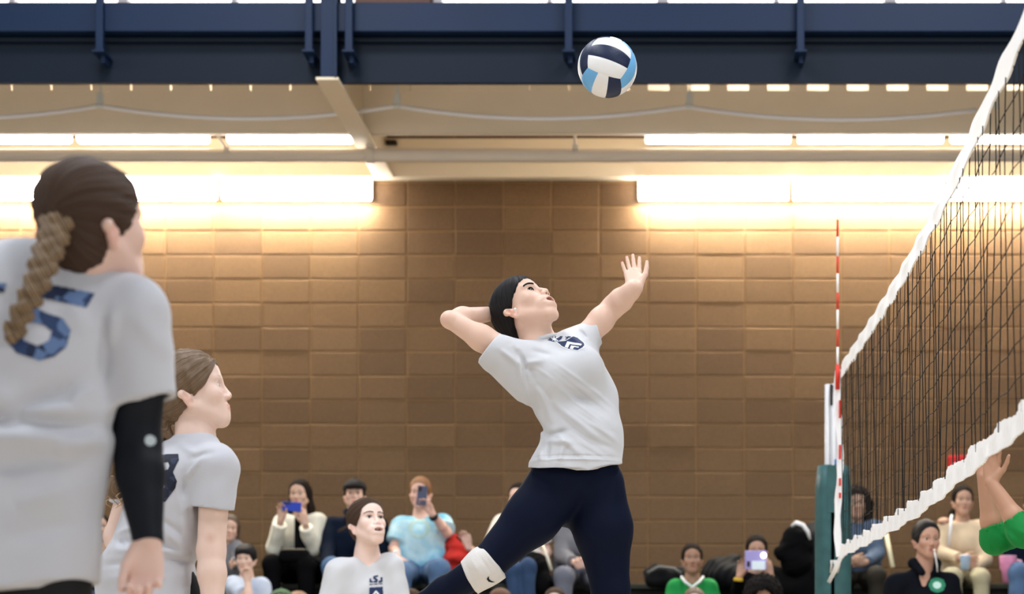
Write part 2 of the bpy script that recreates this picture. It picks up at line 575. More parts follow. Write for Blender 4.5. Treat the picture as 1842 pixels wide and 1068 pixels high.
# navy railing posts
rail = empty('balcony_railing', (0, 14.4, WH(97, 14.4)), 'navy steel railing posts bolted along the face of the balcony edge beam', 'railing')
zr = ZF - 0.17
for i, px in enumerate((180, 556, 628, 1023, 1440)):
    b = bmesh.new(); x = WX(px, zr); z0 = WH(93, zr)
    add_box(b, (x, zr, z0 + 0.45 - 14 * 0), (0.052, 0.052, 0.9), bevel=0.005)
    add_box(b, (x, zr + 0.06, z0 - 0.008), (0.085, 0.23, 0.016), bevel=0.003)
    add_box(b, (x + .008, zr + 0.10, z0 - 0.04), (0.03, 0.12, 0.05), bevel=0.003)
    for v in b.verts: v.co -= Vector(rail.location)
    obj('post', b, m_blue, rail)
b = bmesh.new(); add_box(b, (-1.5, zr, WH(93, zr) + 0.92), (22, 0.06, 0.05))
for v in b.verts: v.co -= Vector(rail.location)
obj('handrail', b, m_blue, rail)
# navy column
bm = bmesh.new(); zc = 14.455
x0, x1 = WX(577, zc), WX(606, zc); h0 = 4.818
add_box(bm, ((x0 + x1) / 2, zc, h0 + 0.75), (x1 - x0, 0.016, 1.5), bevel=0.003)
add_box(bm, ((x0 + x1) / 2 + 0.012, zc + 0.09, h0 + 0.75), (0.014, 0.18, 1.5))
add_box(bm, ((x0 + x1) / 2, zc + 0.18, h0 + 0.75), (x1 - x0, 0.016, 1.5), bevel=0.003)
add_box(bm, ((x0 + x1) / 2 + 0.05, zc - 0.012, h0 + 0.75), (0.018, 0.02, 1.5))
tag(obj('column', bm, m_blue), kind='structure')
# cream floor beam running back to the wall
HB = 4.805
bm = bmesh.new(); xa, xb = -2.565, -2.405
add_box(bm, ((xa + xb) / 2, (14.44 + ZW) / 2, HB + 0.007), (xb - xa, ZW - 14.44, 0.02), bevel=0.003)
add_box(bm, ((xa + xb) / 2, (14.66 + ZW) / 2, HB + 0.24), (0.012, ZW - 14.66, 0.46))
tag(obj('trim_3', bm, m_cream), kind='structure')
# transverse web with deck flutes above it
ZT = 16.05
bm = bmesh.new()
za, zb = WH(240, ZT), WH(163, ZT)
add_box(bm, (-1.5, ZT, (za + zb) / 2), (22, 0.012, zb - za))
add_box(bm, (-1.5, ZT + 0.03, za + 0.004), (22, 0.07, 0.008))
web = tag(obj('trim_4', bm, m_beige), kind='structure')
zc0, zc1 = zb, WH(152, ZT)
bm = bmesh.new(); add_box(bm, (-1.5, ZT - 0.01, WH(148, ZT) - 0.0 + 0.04), (22, 0.02, 0.11)); obj('deck_edge', bm, m_cream, web)
bm = bmesh.new()
px = -700
for k in range(60):
    x = WX(1167 - 71.6 * (k - 20), ZT)
    if x < WX(1140, ZT): gap = 0.006
    else: gap = 0.16
    x1c = x - 0.005; x0c = x - 71.6 * ZT / F + gap
    b = bmesh.new(); add_box(b, ((x0c + x1c) / 2, ZT, (zc0 + zc1) / 2), (x1c - x0c, 0.016, zc1 - zc0 + 0.004), bevel=0.002)
    if -60 < CX + x * F / ZT < 1990: obj('flute_closure', b, m_beige, web)
    else: b.free()
bm.free()
# fluorescent wall lights --------------------------------------------------
m_tube = emit('lit_diffuser', (1.0, 0.95, 0.88), 40.0)
m_tubelow = emit('lit_diffuser_underside', (1.0, 0.93, 0.78), 240.0)
m_tube2 = emit('lit_diffuser_back_row', (1.0, 0.95, 0.87), 26.0)
m_lampbody = mat('lamp_housing', srgb(238, 232, 220), 0.4)
def strip_lamp(name, x0, x1, y0, y1, Z, label, group, m, depth=0.09, stem=0):
    xa, xb = WX(x0, Z), WX(x1, Z); za, zb = WH(y1, Z), WH(y0, Z)
    r = empty(name, ((xa + xb) / 2, Z + depth, (za + zb) / 2), label, 'light', group)
    b = bmesh.new(); hw, hh = (xb - xa) / 2, (zb - za) / 2
    # wraparound diffuser: rounded trapezoid prism
    prof = [(0, hh), (-depth * .75, hh), (-depth, hh * .7), (-depth, -hh * .6), (-depth * .7, -hh), (0, -hh)]
    for s in (-1, 1):
        pass
    ra = [b.verts.new((-hw + 0.012, y, z)) for y, z in prof]; rb = [b.verts.new((hw - 0.012, y, z)) for y, z in prof]
    for k in range(len(prof)):
        b.faces.new((ra[k], rb[k], rb[(k + 1) % len(prof)], ra[(k + 1) % len(prof)]))
    b.faces.new(ra[::-1]); b.faces.new(rb)
    bmesh.ops.recalc_face_normals(b, faces=b.faces[:])
    b.faces.ensure_lookup_table()
    for f in b.faces:
        if f.normal.z < -0.9: f.material_index = 1
        elif f.normal.z > 0.9: f.material_index = 2
    obj('diffuser', b, [m, m if stem else m_tubelow, m_lampbody], r)
    b = bmesh.new(); add_box(b, (0, -depth / 2 - .012, hh + 0.006), (2 * hw, depth + .03, 0.010), bevel=0.002); obj('reflector_top', b, m_lampbody, r)
    b = bmesh.new(); add_box(b, (0, 0.012, 0.01), (2 * hw, 0.03, 2 * hh), bevel=0.004); obj('housing', b, m_lampbody, r)
    if stem:
        for s in (-1, 1):
            b = bmesh.new(); add_box(b, (s * hw * .8, -.02, (stem - r.location.z + hh) / 2), (0.02, 0.02, stem - r.location.z - hh), bevel=0.002); obj('hanger', b, m_lampbody, r)
    return r
lefts = [(-429, -163), (-155, 111), (119, 386), (395, 667)]
rights = [(1147, 1420), (1427, 1700), (1707, 1980), (1987, 2260)]
Lw = ['strip light on the wall far left, partly behind the braided player', 'strip light on the wall behind the braided player',
      'strip light on the wall just right of the braided player', 'strip light ending the left row, beside the cream floor beam']
names_l = {0: 'glowing strip light at the outer left end of the wall row', 1: 'glowing wall strip light at the left edge, left of the braid',
           2: 'glowing wall strip light directly behind the braided head', 3: 'glowing wall strip light ending beside the cream floor beam'}
names_r = {0: 'glowing wall strip light nearest the ball, right of the bare top of wall', 1: 'glowing wall strip light above the red and white antenna',
           2: 'glowing wall strip light seen through the net top', 3: 'glowing wall strip light at the outer right end of the wall row'}
for k, (a, c) in enumerate(lefts):
    if k: strip_lamp('strip_light', a, c, 319, 356, 17.17, names_l[k], 'strip lights on the block wall', m_tube)
for k, (a, c) in enumerate(rights):
    if k < 3: strip_lamp('strip_light', a, c, 319, 356, 17.17, names_r[k], 'strip lights on the block wall', m_tube)
bl = {0: 'upper strip light above the braided head, in front of the pipe', 1: 'upper strip light left of the diagonal pipe hanger', 2: 'upper strip light ending at the cream floor beam'}
br_ = {0: 'upper strip light right of the ball, behind the beige beam', 1: 'upper strip light left of the net top', 2: 'upper strip light behind the net top tape'}
for k, (a, c) in enumerate([(-140, 122), (135, 372), (405, 632)]):
    strip_lamp('slim_strip_light', a, c, 238, 252, 16.35, bl[k], 'slim strip lights under the balcony', m_tube2, 0.1, 5.30)
for k, (a, c) in enumerate([(1160, 1424), (1436, 1700), (1712, 1976)]):
    strip_lamp('slim_strip_light', a, c, 238, 252, 16.35, br_[k], 'slim strip lights under the balcony', m_tube2, 0.1, 5.30)
# pipe ---------------------------------------------------------------------
m_pipe = mat('painted_pipe', srgb(208, 196, 180), 0.4, noise=0.04, nscale=5)
zp = 16.2; hp = WH(279.5, zp)
pipe = empty('sprinkler_pipe', (-1.5, zp, hp), 'long beige painted pipe hung level below the balcony floor', 'pipe')
b = bmesh.new(); add_lathe(b, [(0.053, -11), (0.053, 11)], (0, 0, 0), (1, 0, 0), 20); obj('pipe_run', b, m_pipe, pipe, True)
b = bmesh.new(); xx = WX(666, zp) + 1.5
add_lathe(b, [(0.056, -0.035), (0.062, -0.03), (0.062, 0.03), (0.056, 0.035)], (xx, 0, 0), (1, 0, 0), 20); obj('coupling', b, m_pipe, pipe, True)
b = bmesh.new(); add_box(b, (xx, 0, 0.068), (0.06, 0.1, 0.03), bevel=0.005); add_box(b, (xx + 0.03, -0.02, 0.06), (0.012, 0.03, 0.06)); obj('beam_clamp', b, m_pipe, pipe)
for (p0, p1, nm) in (((384, 232), (411, 272), 'hanger_rod'), ((1033, 232), (1036, 268), 'hanger_rod')):
    b = bmesh.new()
    A = Vector((WX(p0[0], zp - .1) + 1.5, -0.1, WH(p0[1], zp - .1) - hp)); B = Vector((WX(p1[0], zp) + 1.5, -0.05, WH(p1[1], zp) - hp))
    add_tube(b, [A + Vector((0, 0, .04)), A, B], 0.012, 8); add_box(b, A + Vector((0, 0, .02)), (0.035, 0.04, 0.06), bevel=0.004); add_box(b, B, (0.05, 0.04, 0.04), bevel=0.006)
    obj(nm, b, m_pipe, pipe)
b = bmesh.new(); A = (WX(343, zp) + 1.5, -0.03, 0.05); add_tube(b, [A, (A[0] + 0.01, -0.03, 0.2)], 0.005, 6); obj('hanger_wire', b, m_pipe, pipe)
m_dark = mat('dark_recess', srgb(48, 36, 28), 0.8)
b = bmesh.new(); add_box(b, (WX(702, 17.1), 17.16, WH(253, 17.1)), (0.09, 0.08, 0.03), bevel=0.006)  # solid box; the darkness of a small hole is in its colour
tag(obj('dark_hole', b, m_dark), 'small dark box standing in for a hole right of the cream floor beam', 'box')
# sagging white cable with clips -----------------------------------------------
m_cable = mat('white_cable', srgb(244, 244, 250), 0.45)
m_clip = mat('galvanised_clip', srgb(222, 228, 230), 0.4)
zk = 15.55
cb = empty('sagging_cable', (WX(714, zk), zk, WH(190, zk)), 'white cable sagging in loops between clips under the balcony', 'cable')
b = bmesh.new(); cl = [-350, 180, 714, 1240, 1790]
pts = []
for a, c in zip(cl[:-1], cl[1:]):
    for k in range(16):
        t = k / 16.0; pts.append((WX(a + (c - a) * t, zk), zk, WH(190 + 23 * 4 * t * (1 - t) + (2 if a > 1200 else 0), zk)))
pts = [Vector(p) - Vector(cb.location) for p in pts]
add_tube(b, pts, 0.017, 8); obj('cable_run', b, m_cable, cb, True)
for c in cl:
    b = bmesh.new(); add_box(b, Vector((WX(c, zk), zk, WH(180, zk))) - Vector(cb.location), (0.05, 0.04, 0.1), bevel=0.006)
    add_box(b, Vector((WX(c, zk) + 0.004, zk, WH(165, zk))) - Vector(cb.location), (0.014, 0.012, 0.12))
    add_tube(b, [Vector((WX(c, zk) + s * 0.03, zk - 0.01, WH(191, zk))) - Vector(cb.location) for s in (-1, 1)], 0.017, 8)
    obj('clip', b, m_clip, cb)
# red box on the wall behind the net ----------------------------------------
m_red = mat('red_enamel', srgb(190, 34, 34), 0.4)
ra = empty('alarm_box', (WX(1722, ZW), ZW, WH(835, ZW)), 'small red alarm box on the brown block wall behind the net', 'box')
b = bmesh.new(); add_box(b, (0, -0.03, 0), (0.16, 0.06, 0.14), bevel=0.012); obj('housing', b, m_red, ra)
b = bmesh.new(); add_box(b, (0, -0.065, -0.01), (0.09, 0.012, 0.03), bevel=0.004); obj('pull_bar', b, mat('white_plastic', srgb(230, 230, 230), 0.4), ra)

# bleachers ---------------------------------------------------------------------
m_bench = mat('bench_dark', srgb(48, 50, 40), 0.55, noise=0.2, nscale=8)
m_riser = mat('bench_riser', srgb(22, 22, 20), 0.7)
ble = empty('bleachers', (-1.5, 14.65, 0), 'dark stepped bleachers along the foot of the block wall', 'bleachers')
ROWS = [(14.65, 15.5, 0.42), (15.5, 16.35, 0.86), (16.35, 17.25, 1.36)]
for (a, c, h) in ROWS:
    b = bmesh.new(); add_box(b, (0, (a + c) / 2 - 14.65, h - 0.02), (20, c - a, 0.04), bevel=0.006); obj('seat_board', b, m_bench, ble)
    b = bmesh.new(); add_box(b, (0, a + 0.05 - 14.65, (h - 0.04) / 2), (20, 0.03, h - 0.04)); obj('riser', b, m_riser, ble)

# ================================================================== net, posts, ball
NX = 0.863
def nz_at(px): return NX * F / (px - CX)
from bisect import bisect
def interp(t, xs, ys): return float(np.interp(t, xs, ys))
def smooth_interp(t, xs, ys):
    i = min(max(bisect(xs, t) - 1, 0), len(xs) - 2)
    def sl(k):
        if k <= 0: return (ys[1] - ys[0]) / (xs[1] - xs[0])
        if k >= len(xs) - 1: return (ys[-1] - ys[-2]) / (xs[-1] - xs[-2])
        return (ys[k + 1] - ys[k - 1]) / (xs[k + 1] - xs[k - 1])
    h = xs[i + 1] - xs[i]; u = (t - xs[i]) / h
    return ((2*u**3 - 3*u**2 + 1) * ys[i] + (u**3 - 2*u**2 + u) * h * sl(i) + (-2*u**3 + 3*u**2) * ys[i + 1] + (u**3 - u**2) * h * sl(i + 1))
def ntop(Z): return CH + smooth_interp(Z, [2, 5.175, 6.75, 8.5, 11.09], [1.76, 1.694, 1.632, 1.645, 1.73])
def nbot(Z): return CH + smooth_interp(Z, [2, 5.175, 5.94, 7.69, 11.09], [0.70, 0.642, 0.634, 0.62, 0.69])
ZE = 11.09
m_tape = mat('net_tape_vinyl', srgb(249, 249, 250), 0.5, noise=0.03, nscale=20)
m_cord = mat('net_cord', srgb(20, 19, 20), 0.7)
net = empty('volleyball_net', (NX, ZE, 0.5), 'black mesh volleyball net with white tapes running in from the right', 'net')
nl = Vector(net.location)
def ribbon(name, zs, lo, hi, wob, th=0.006, ruffle=0):
    b = bmesh.new(); rows = []
    for i, z in enumerate(zs):
        l, h = lo(z), hi(z)
        o1 = wob(z, 0); o2 = wob(z, 1)
        r = []
        for t, off in ((0, o1), (0.35, o1 * .6 + o2 * .4), (0.7, o2), (1.0, o2)):
            zz = l + (h - l) * t
            r.append((NX + off, z, zz))
        rows.append(r)
    vs = []
    for r in rows:
        f = [b.verts.new(Vector((x - th / 2, y, z)) - nl) for x, y, z in r]
        k = [b.verts.new(Vector((x + th / 2, y, z)) - nl) for x, y, z in r]
        vs.append(f + k[::-1])
    n = len(vs[0])
    for a, c in zip(vs[:-1], vs[1:]):
        for k in range(n): b.faces.new((a[k], a[(k + 1) % n], c[(k + 1) % n], c[k]))
    b.faces.new(vs[0][::-1]); b.faces.new(vs[-1])
    bmesh.ops.recalc_face_normals(b, faces=b.faces[:])
    return obj(name, b, m_tape, net)
zs = list(np.linspace(ZE, 2.0, 160))
ribbon('top_tape', zs, lambda z: ntop(z) - 0.074 + 0.003 * math.sin(z * 17), lambda z: ntop(z) + 0.002 * math.sin(z * 23), lambda z, k: 0.004 * math.sin(z * 13 + k * 2))
rz = []
z = ZE
rr = random.Random(11)
while z > 2.0:
    rz.append(z); z -= rr.uniform(0.012, 0.022)
ph = [rr.uniform(-1, 1) for _ in range(2000)]
NOTCH = [11.2, 10.75, 10.3, 9.8, 9.35, 8.75, 8.25, 7.85, 7.44, 7.05, 6.67, 6.18, 5.65, 5.25, 4.8, 4.3, 3.9, 3.4, 2.9, 2.4, 1.9]
def ruf(z):
    # the tape bunches into scallops where the mesh pulls it up: saw-toothed upper edge
    for a, c in zip(NOTCH[:-1], NOTCH[1:]):
        if c <= z < a:
            t = (z - c) / (a - c)
            return 0.028 * (t ** 1.3) * min(1, (1 - t) * 8) + 0.0016 * math.sin(z * 97)
    return 0
ribbon('bottom_tape', rz, lambda z: nbot(z) + 0.005 * math.sin(z * 9), lambda z: nbot(z) + 0.056 + ruf(z), lambda z, k: 0.0016 * math.sin(z * 150 + k) + 0.003 * math.sin(z * 27 + 2 * k))
# side band at the far end
b = bmesh.new(); pts = []
for k in range(24):
    t = k / 23.0; pts.append(Vector((NX - 0.02 * math.sin(t * 9) * 0.4 - 0.012, ZE + 0.0, nbot(ZE) + 0.005 + (ntop(ZE) - nbot(ZE) - 0.03) * t)) - nl)
prev = None
for p in pts:
    w = 0.017 + 0.003 * math.sin(p.z * 31)
    c = [b.verts.new(p + Vector((sx * w, sy * 0.01, 0))) for sx, sy in ((-1, -1), (1, -1), (1, 1), (-1, 1))]
    if prev:
        for k in range(4): b.faces.new((prev[k], prev[(k + 1) % 4], c[(k + 1) % 4], c[k]))
    else: b.faces.new(c)
    prev = c
b.faces.new(prev[::-1]); bmesh.ops.recalc_face_normals(b, faces=b.faces[:])
obj('side_band', b, m_tape, net)
# mesh cords: verticals bunch and lean a little, horizontals kink at every knot
NV = 92; NH = 9
rr = random.Random(5)
zv = [ZE - 0.03 - 0.1 * k for k in range(NV)]
jit_t = [rr.gauss(0, 0.006) for _ in zv]; jit_b = [rr.gauss(0, 0.012) for _ in zv]
for c0, amt in ((52, 0.05), (30, 0.04), (20, 0.035), (41, 0.04), (60, 0.06), (12, .03)):   # gathered spots along the bottom
    for k in range(NV):
        dd = k - c0
        if abs(dd) < 4: jit_b[k] += dd * amt * (1 - abs(dd) / 4.0) * 1.0
def cord_z(k, t): return zv[k] + jit_t[k] * t + jit_b[k] * (1 - t) ** 1.5
def npt(k, t):
    z = cord_z(k, t); return Vector((NX + 0.004 * math.sin(k * 1.7 + t * 5), z, nbot(z) + 0.05 + (ntop(z) - 0.07 - nbot(z) - 0.05) * t)) - nl
NVV = 72
for k in range(NVV):
    b = bmesh.new(); add_tube(b, [npt(k, t) for t in np.linspace(0, 1, NH + 2)], 0.0017, 4, caps=False); obj('vertical_cord', b, m_cord, net)
for j in range(1, NH + 1):
    b = bmesh.new(); t = j / (NH + 1.0)
    pts = [npt(k, t + 0.0035 * (1 if k % 2 else -1) * rr.uniform(0.2, 1)) for k in range(NVV)]
    add_tube(b, pts, 0.0017, 4, caps=False); obj('horizontal_cord', b, m_cord, net)
b = bmesh.new()
pts = [Vector((NX, ZE, nbot(ZE) + 0.02)) - nl, Vector((NX - 0.02, ZE + 0.2, nbot(ZE) - 0.05)) - nl, Vector((NX - 0.03, ZE + 0.55, nbot(ZE) - 0.10)) - nl]
add_tube(b, pts, 0.006, 6); add_tube(b, [p + Vector((0.008, -.02, -.008)) for p in pts], 0.005, 6); obj('tie_cord', b, m_tape, net, True)
# antenna: red and white rod clipped to the side band
m_ared = mat('antenna_red', srgb(206, 48, 30), 0.45); m_awhite = mat('antenna_white', srgb(240, 238, 234), 0.45)
ant = empty('net_antenna', (NX - 0.02, ZE - 0.02, nbot(ZE)), 'thin red and white striped antenna rod standing at the net end', 'antenna')
hA0 = WH(700, ZE - .02); hA1 = WH(395, ZE - .02)
ys = [395, 426, 461, 492, 526, 557, 592, 624, 656, 700]
for k, (a, c) in enumerate(zip(ys[:-1], ys[1:])):
    b = bmesh.new(); z1, z0 = WH(a, ZE - .02) - ant.location.z, WH(c, ZE - .02) - ant.location.z
    r = 0.0065 if k < 8 else 0.012
    add_lathe(b, [(r, z0), (r, z1)], (0, 0, 0), n=10); obj('rod_segment', b, m_ared if k % 2 == 0 else m_awhite, ant, True)
for a, c in ((720, 752), (800, 826), (860, 874), (886, 896)):
    b = bmesh.new(); z1, z0 = WH(a, ZE - .02) - ant.location.z, WH(c, ZE - .02) - ant.location.z
    add_box(b, (0.012, -0.008, (z0 + z1) / 2), (0.012, 0.014, z1 - z0), bevel=0.002); obj('sleeve_mark', b, m_ared, ant)
# post with green pad
zpst = 11.8
post = empty('net_post', (WX(1499, zpst), zpst, 0), 'white steel net post wrapped in a worn dark green pad', 'post')
m_pole = mat('post_steel', srgb(196, 196, 198), 0.35, metal=0.2); m_pad = mat('green_pad_vinyl', srgb(50, 88, 90), 0.5, noise=0.35, nscale=16, bump=0.15, bscale=25)
hpt = WH(692, zpst); hpad = WH(838, zpst)
b = bmesh.new(); xo = WX(1489, zpst) - post.location.x
add_lathe(b, [(0.018, 0.1), (0.018, hpt), (0.012, hpt + 0.004)], (xo, 0, 0), n=16); obj('pole', b, m_pole, post, True)
b = bmesh.new(); add_lathe(b, [(0.023, 0.1), (0.023, hpt), (0.018, hpt + 0.004)], (xo + 0.036, -0.01, 0), n=16); obj('pole', b, m_pole, post, True)
b = bmesh.new(); add_box(b, (xo + 0.02, -0.02, hpt - 0.06), (0.012, 0.03, 0.12), bevel=0.003); add_tube(b, [(xo + 0.03, -.02, hpt - .02), (xo + 0.06, -.25, hpt + .03), (0.04 - .02, -.7, ntop(ZE) - 0.03)], 0.004, 6); obj('net_cable', b, m_dark, post)
b = bmesh.new(); add_box(b, (xo + 0.052, -0.03, hpad + 0.02), (0.03, 0.03, 0.035), bevel=0.006); obj('blue_clamp', b, mat('blue_plastic', srgb(60, 110, 190), 0.4), post)
# pad: a rounded C-section sleeve with a dark slot at the front
def pad_half(a0, a1, name):
    b = bmesh.new(); n = 18
    rings = []
    for z in list(np.linspace(0.05, hpad, 14)):
        ring = []
        for r in (0.062, 0.104):
            for k in range(n + 1):
                a = a0 + (a1 - a0) * (k if r > 0.1 else n - k) / n
                rr_ = r * (1 + 0.02 * math.sin(5 * a + z * 3))
                if z > hpad - 0.02 and r > 0.1: rr_ -= 0.012
                ring.append(b.verts.new((rr_ * math.sin(a), -rr_ * math.cos(a), z)))
        rings.append(ring)
    m = len(rings[0])
    for p, q in zip(rings[:-1], rings[1:]):
        for k in range(m): b.faces.new((p[k], p[(k + 1) % m], q[(k + 1) % m], q[k]))
    b.faces.new(rings[0][::-1]); b.faces.new(rings[-1])
    bmesh.ops.recalc_face_normals(b, faces=b.faces[:])
    return obj(name, b, m_pad, post, True)
pad_half(math.radians(-12), math.radians(-175), 'pad'); pad_half(math.radians(0), math.radians(175), 'pad')
b = bmesh.new(); add_box(b, (-0.012, -0.098, hpad - 0.14), (0.06, 0.006, 0.27), bevel=0.002); obj('pad_flap', b, m_pad, post)
b = bmesh.new(); add_box(b, (-.006, 0, hpad / 2), (0.06, 0.08, hpad - .06)); obj('pad_core', b, mat('slot_black', srgb(8, 10, 10), 0.9), post)
# knotted tie ends
b = bmesh.new(); 
for k in range(4):
    x = -0.02 + 0.012 * k; add_tube(b, [(x, -0.115, WH(1010, zpst)), (x + 0.008 * (k % 2), -0.13, WH(1018, zpst)), (x - 0.004, -0.12, WH(1032, zpst))], 0.007, 6)
obj('tie_knot', b, mat('grey_cord', srgb(190, 186, 180), 0.7), post, True)

# ball ---------------------------------------------------------------------------
ZB = 7.35
def build_ball():
    R = 53.2 * ZB / F
    c = W(1092.5, 121, ZB)
    root = empty('volleyball', c, 'white, navy and light blue panelled volleyball in the air', 'ball')
    # 18 panels: each cube face split in three strips, strips turned between faces
    fr = [((1, 0, 0), (0, 1, 0), (0, 0, 1)), ((-1, 0, 0), (0, 1, 0), (0, 0, 1)), ((0, 1, 0), (0, 0, 1), (1, 0, 0)), ((0, -1, 0), (0, 0, 1), (1, 0, 0)),
          ((0, 0, 1), (1, 0, 0), (0, 1, 0)), ((0, 0, -1), (1, 0, 0), (0, 1, 0))]
    w = mat('ball_white', srgb(238, 238, 238), 0.45, bump=0.08, bscale=200); nv = mat('ball_navy', srgb(26, 38, 68), 0.45, bump=0.08, bscale=200); lb = mat('ball_light_blue', srgb(112, 178, 228), 0.45, bump=0.08, bscale=200)
    cols = {0: (lb, w, w), 1: (nv, w, nv), 2: (w, lb, w), 3: (w, nv, w), 4: (nv, w, lb), 5: (lb, w, nv)}
    # the face turned to the camera is -Y: white / navy / white bands, rolled about the view axis
    rot = Matrix.Rotation(math.radians(17), 3, 'Y') @ Matrix.Rotation(math.radians(-14), 3, 'X') @ Matrix.Rotation(math.radians(4), 3, 'Z')
    for fi, (n, u, v) in enumerate(fr):
        n, u, v = Vector(n), Vector(u), Vector(v)
        if fi == 3: n, u, v = Vector((0, -1, 0)), Vector((0, 0, 1)), Vector((1, 0, 0))
        for s in range(3):
            b = bmesh.new(); nu, nv_ = 8, 18
            g = {}
            lo_, hi_ = -1 + 2 * s / 3.0, -1 + 2 * (s + 1) / 3.0
            for i in range(nu + 1):
                for j in range(nv_ + 1):
                    a = lo_ + (hi_ - lo_) * i / nu; bb = -1 + 2.0 * j / nv_
                    d = (n + u * math.tan(a * math.pi / 4) + v * math.tan(bb * math.pi / 4)).normalized()
                    edge = min(i, nu - i, j, nv_ - j)
                    rr_ = R * (1.0 if edge >= 1 else 0.988)
                    g[i, j] = b.verts.new(rot @ (d * rr_))
            for i in range(nu):
                for j in range(nv_): b.faces.new((g[i, j], g[i + 1, j], g[i + 1, j + 1], g[i, j + 1]))
            bmesh.ops.recalc_face_normals(b, faces=b.faces[:])
            for f in b.faces:
                if f.normal.dot(f.calc_center_median()) < 0: f.normal_flip()
            obj('panel', b, cols[fi][s], root, True)
    return root
ball = build_ball()
# ================================================================== people
m_skin = skin_mat()
def facing(yaw, pitch=0.0, roll=0.0):
    """rotation with columns (right, forward, up); yaw 0 faces the camera, + turns towards the net"""
    y, p, r = (math.radians(a) for a in (yaw, pitch, roll))
    f = np.array([math.sin(y) * math.cos(p), -math.cos(y) * math.cos(p), math.sin(p)])
    u = np.array([-math.sin(y) * math.sin(p), math.cos(y) * math.sin(p), math.cos(p)])
    x = np.cross(f, u)
    if r:
        x, u = x * math.cos(r) + u * math.sin(r), u * math.cos(r) - x * math.sin(r)
    return np.stack([x, f, u], 1)

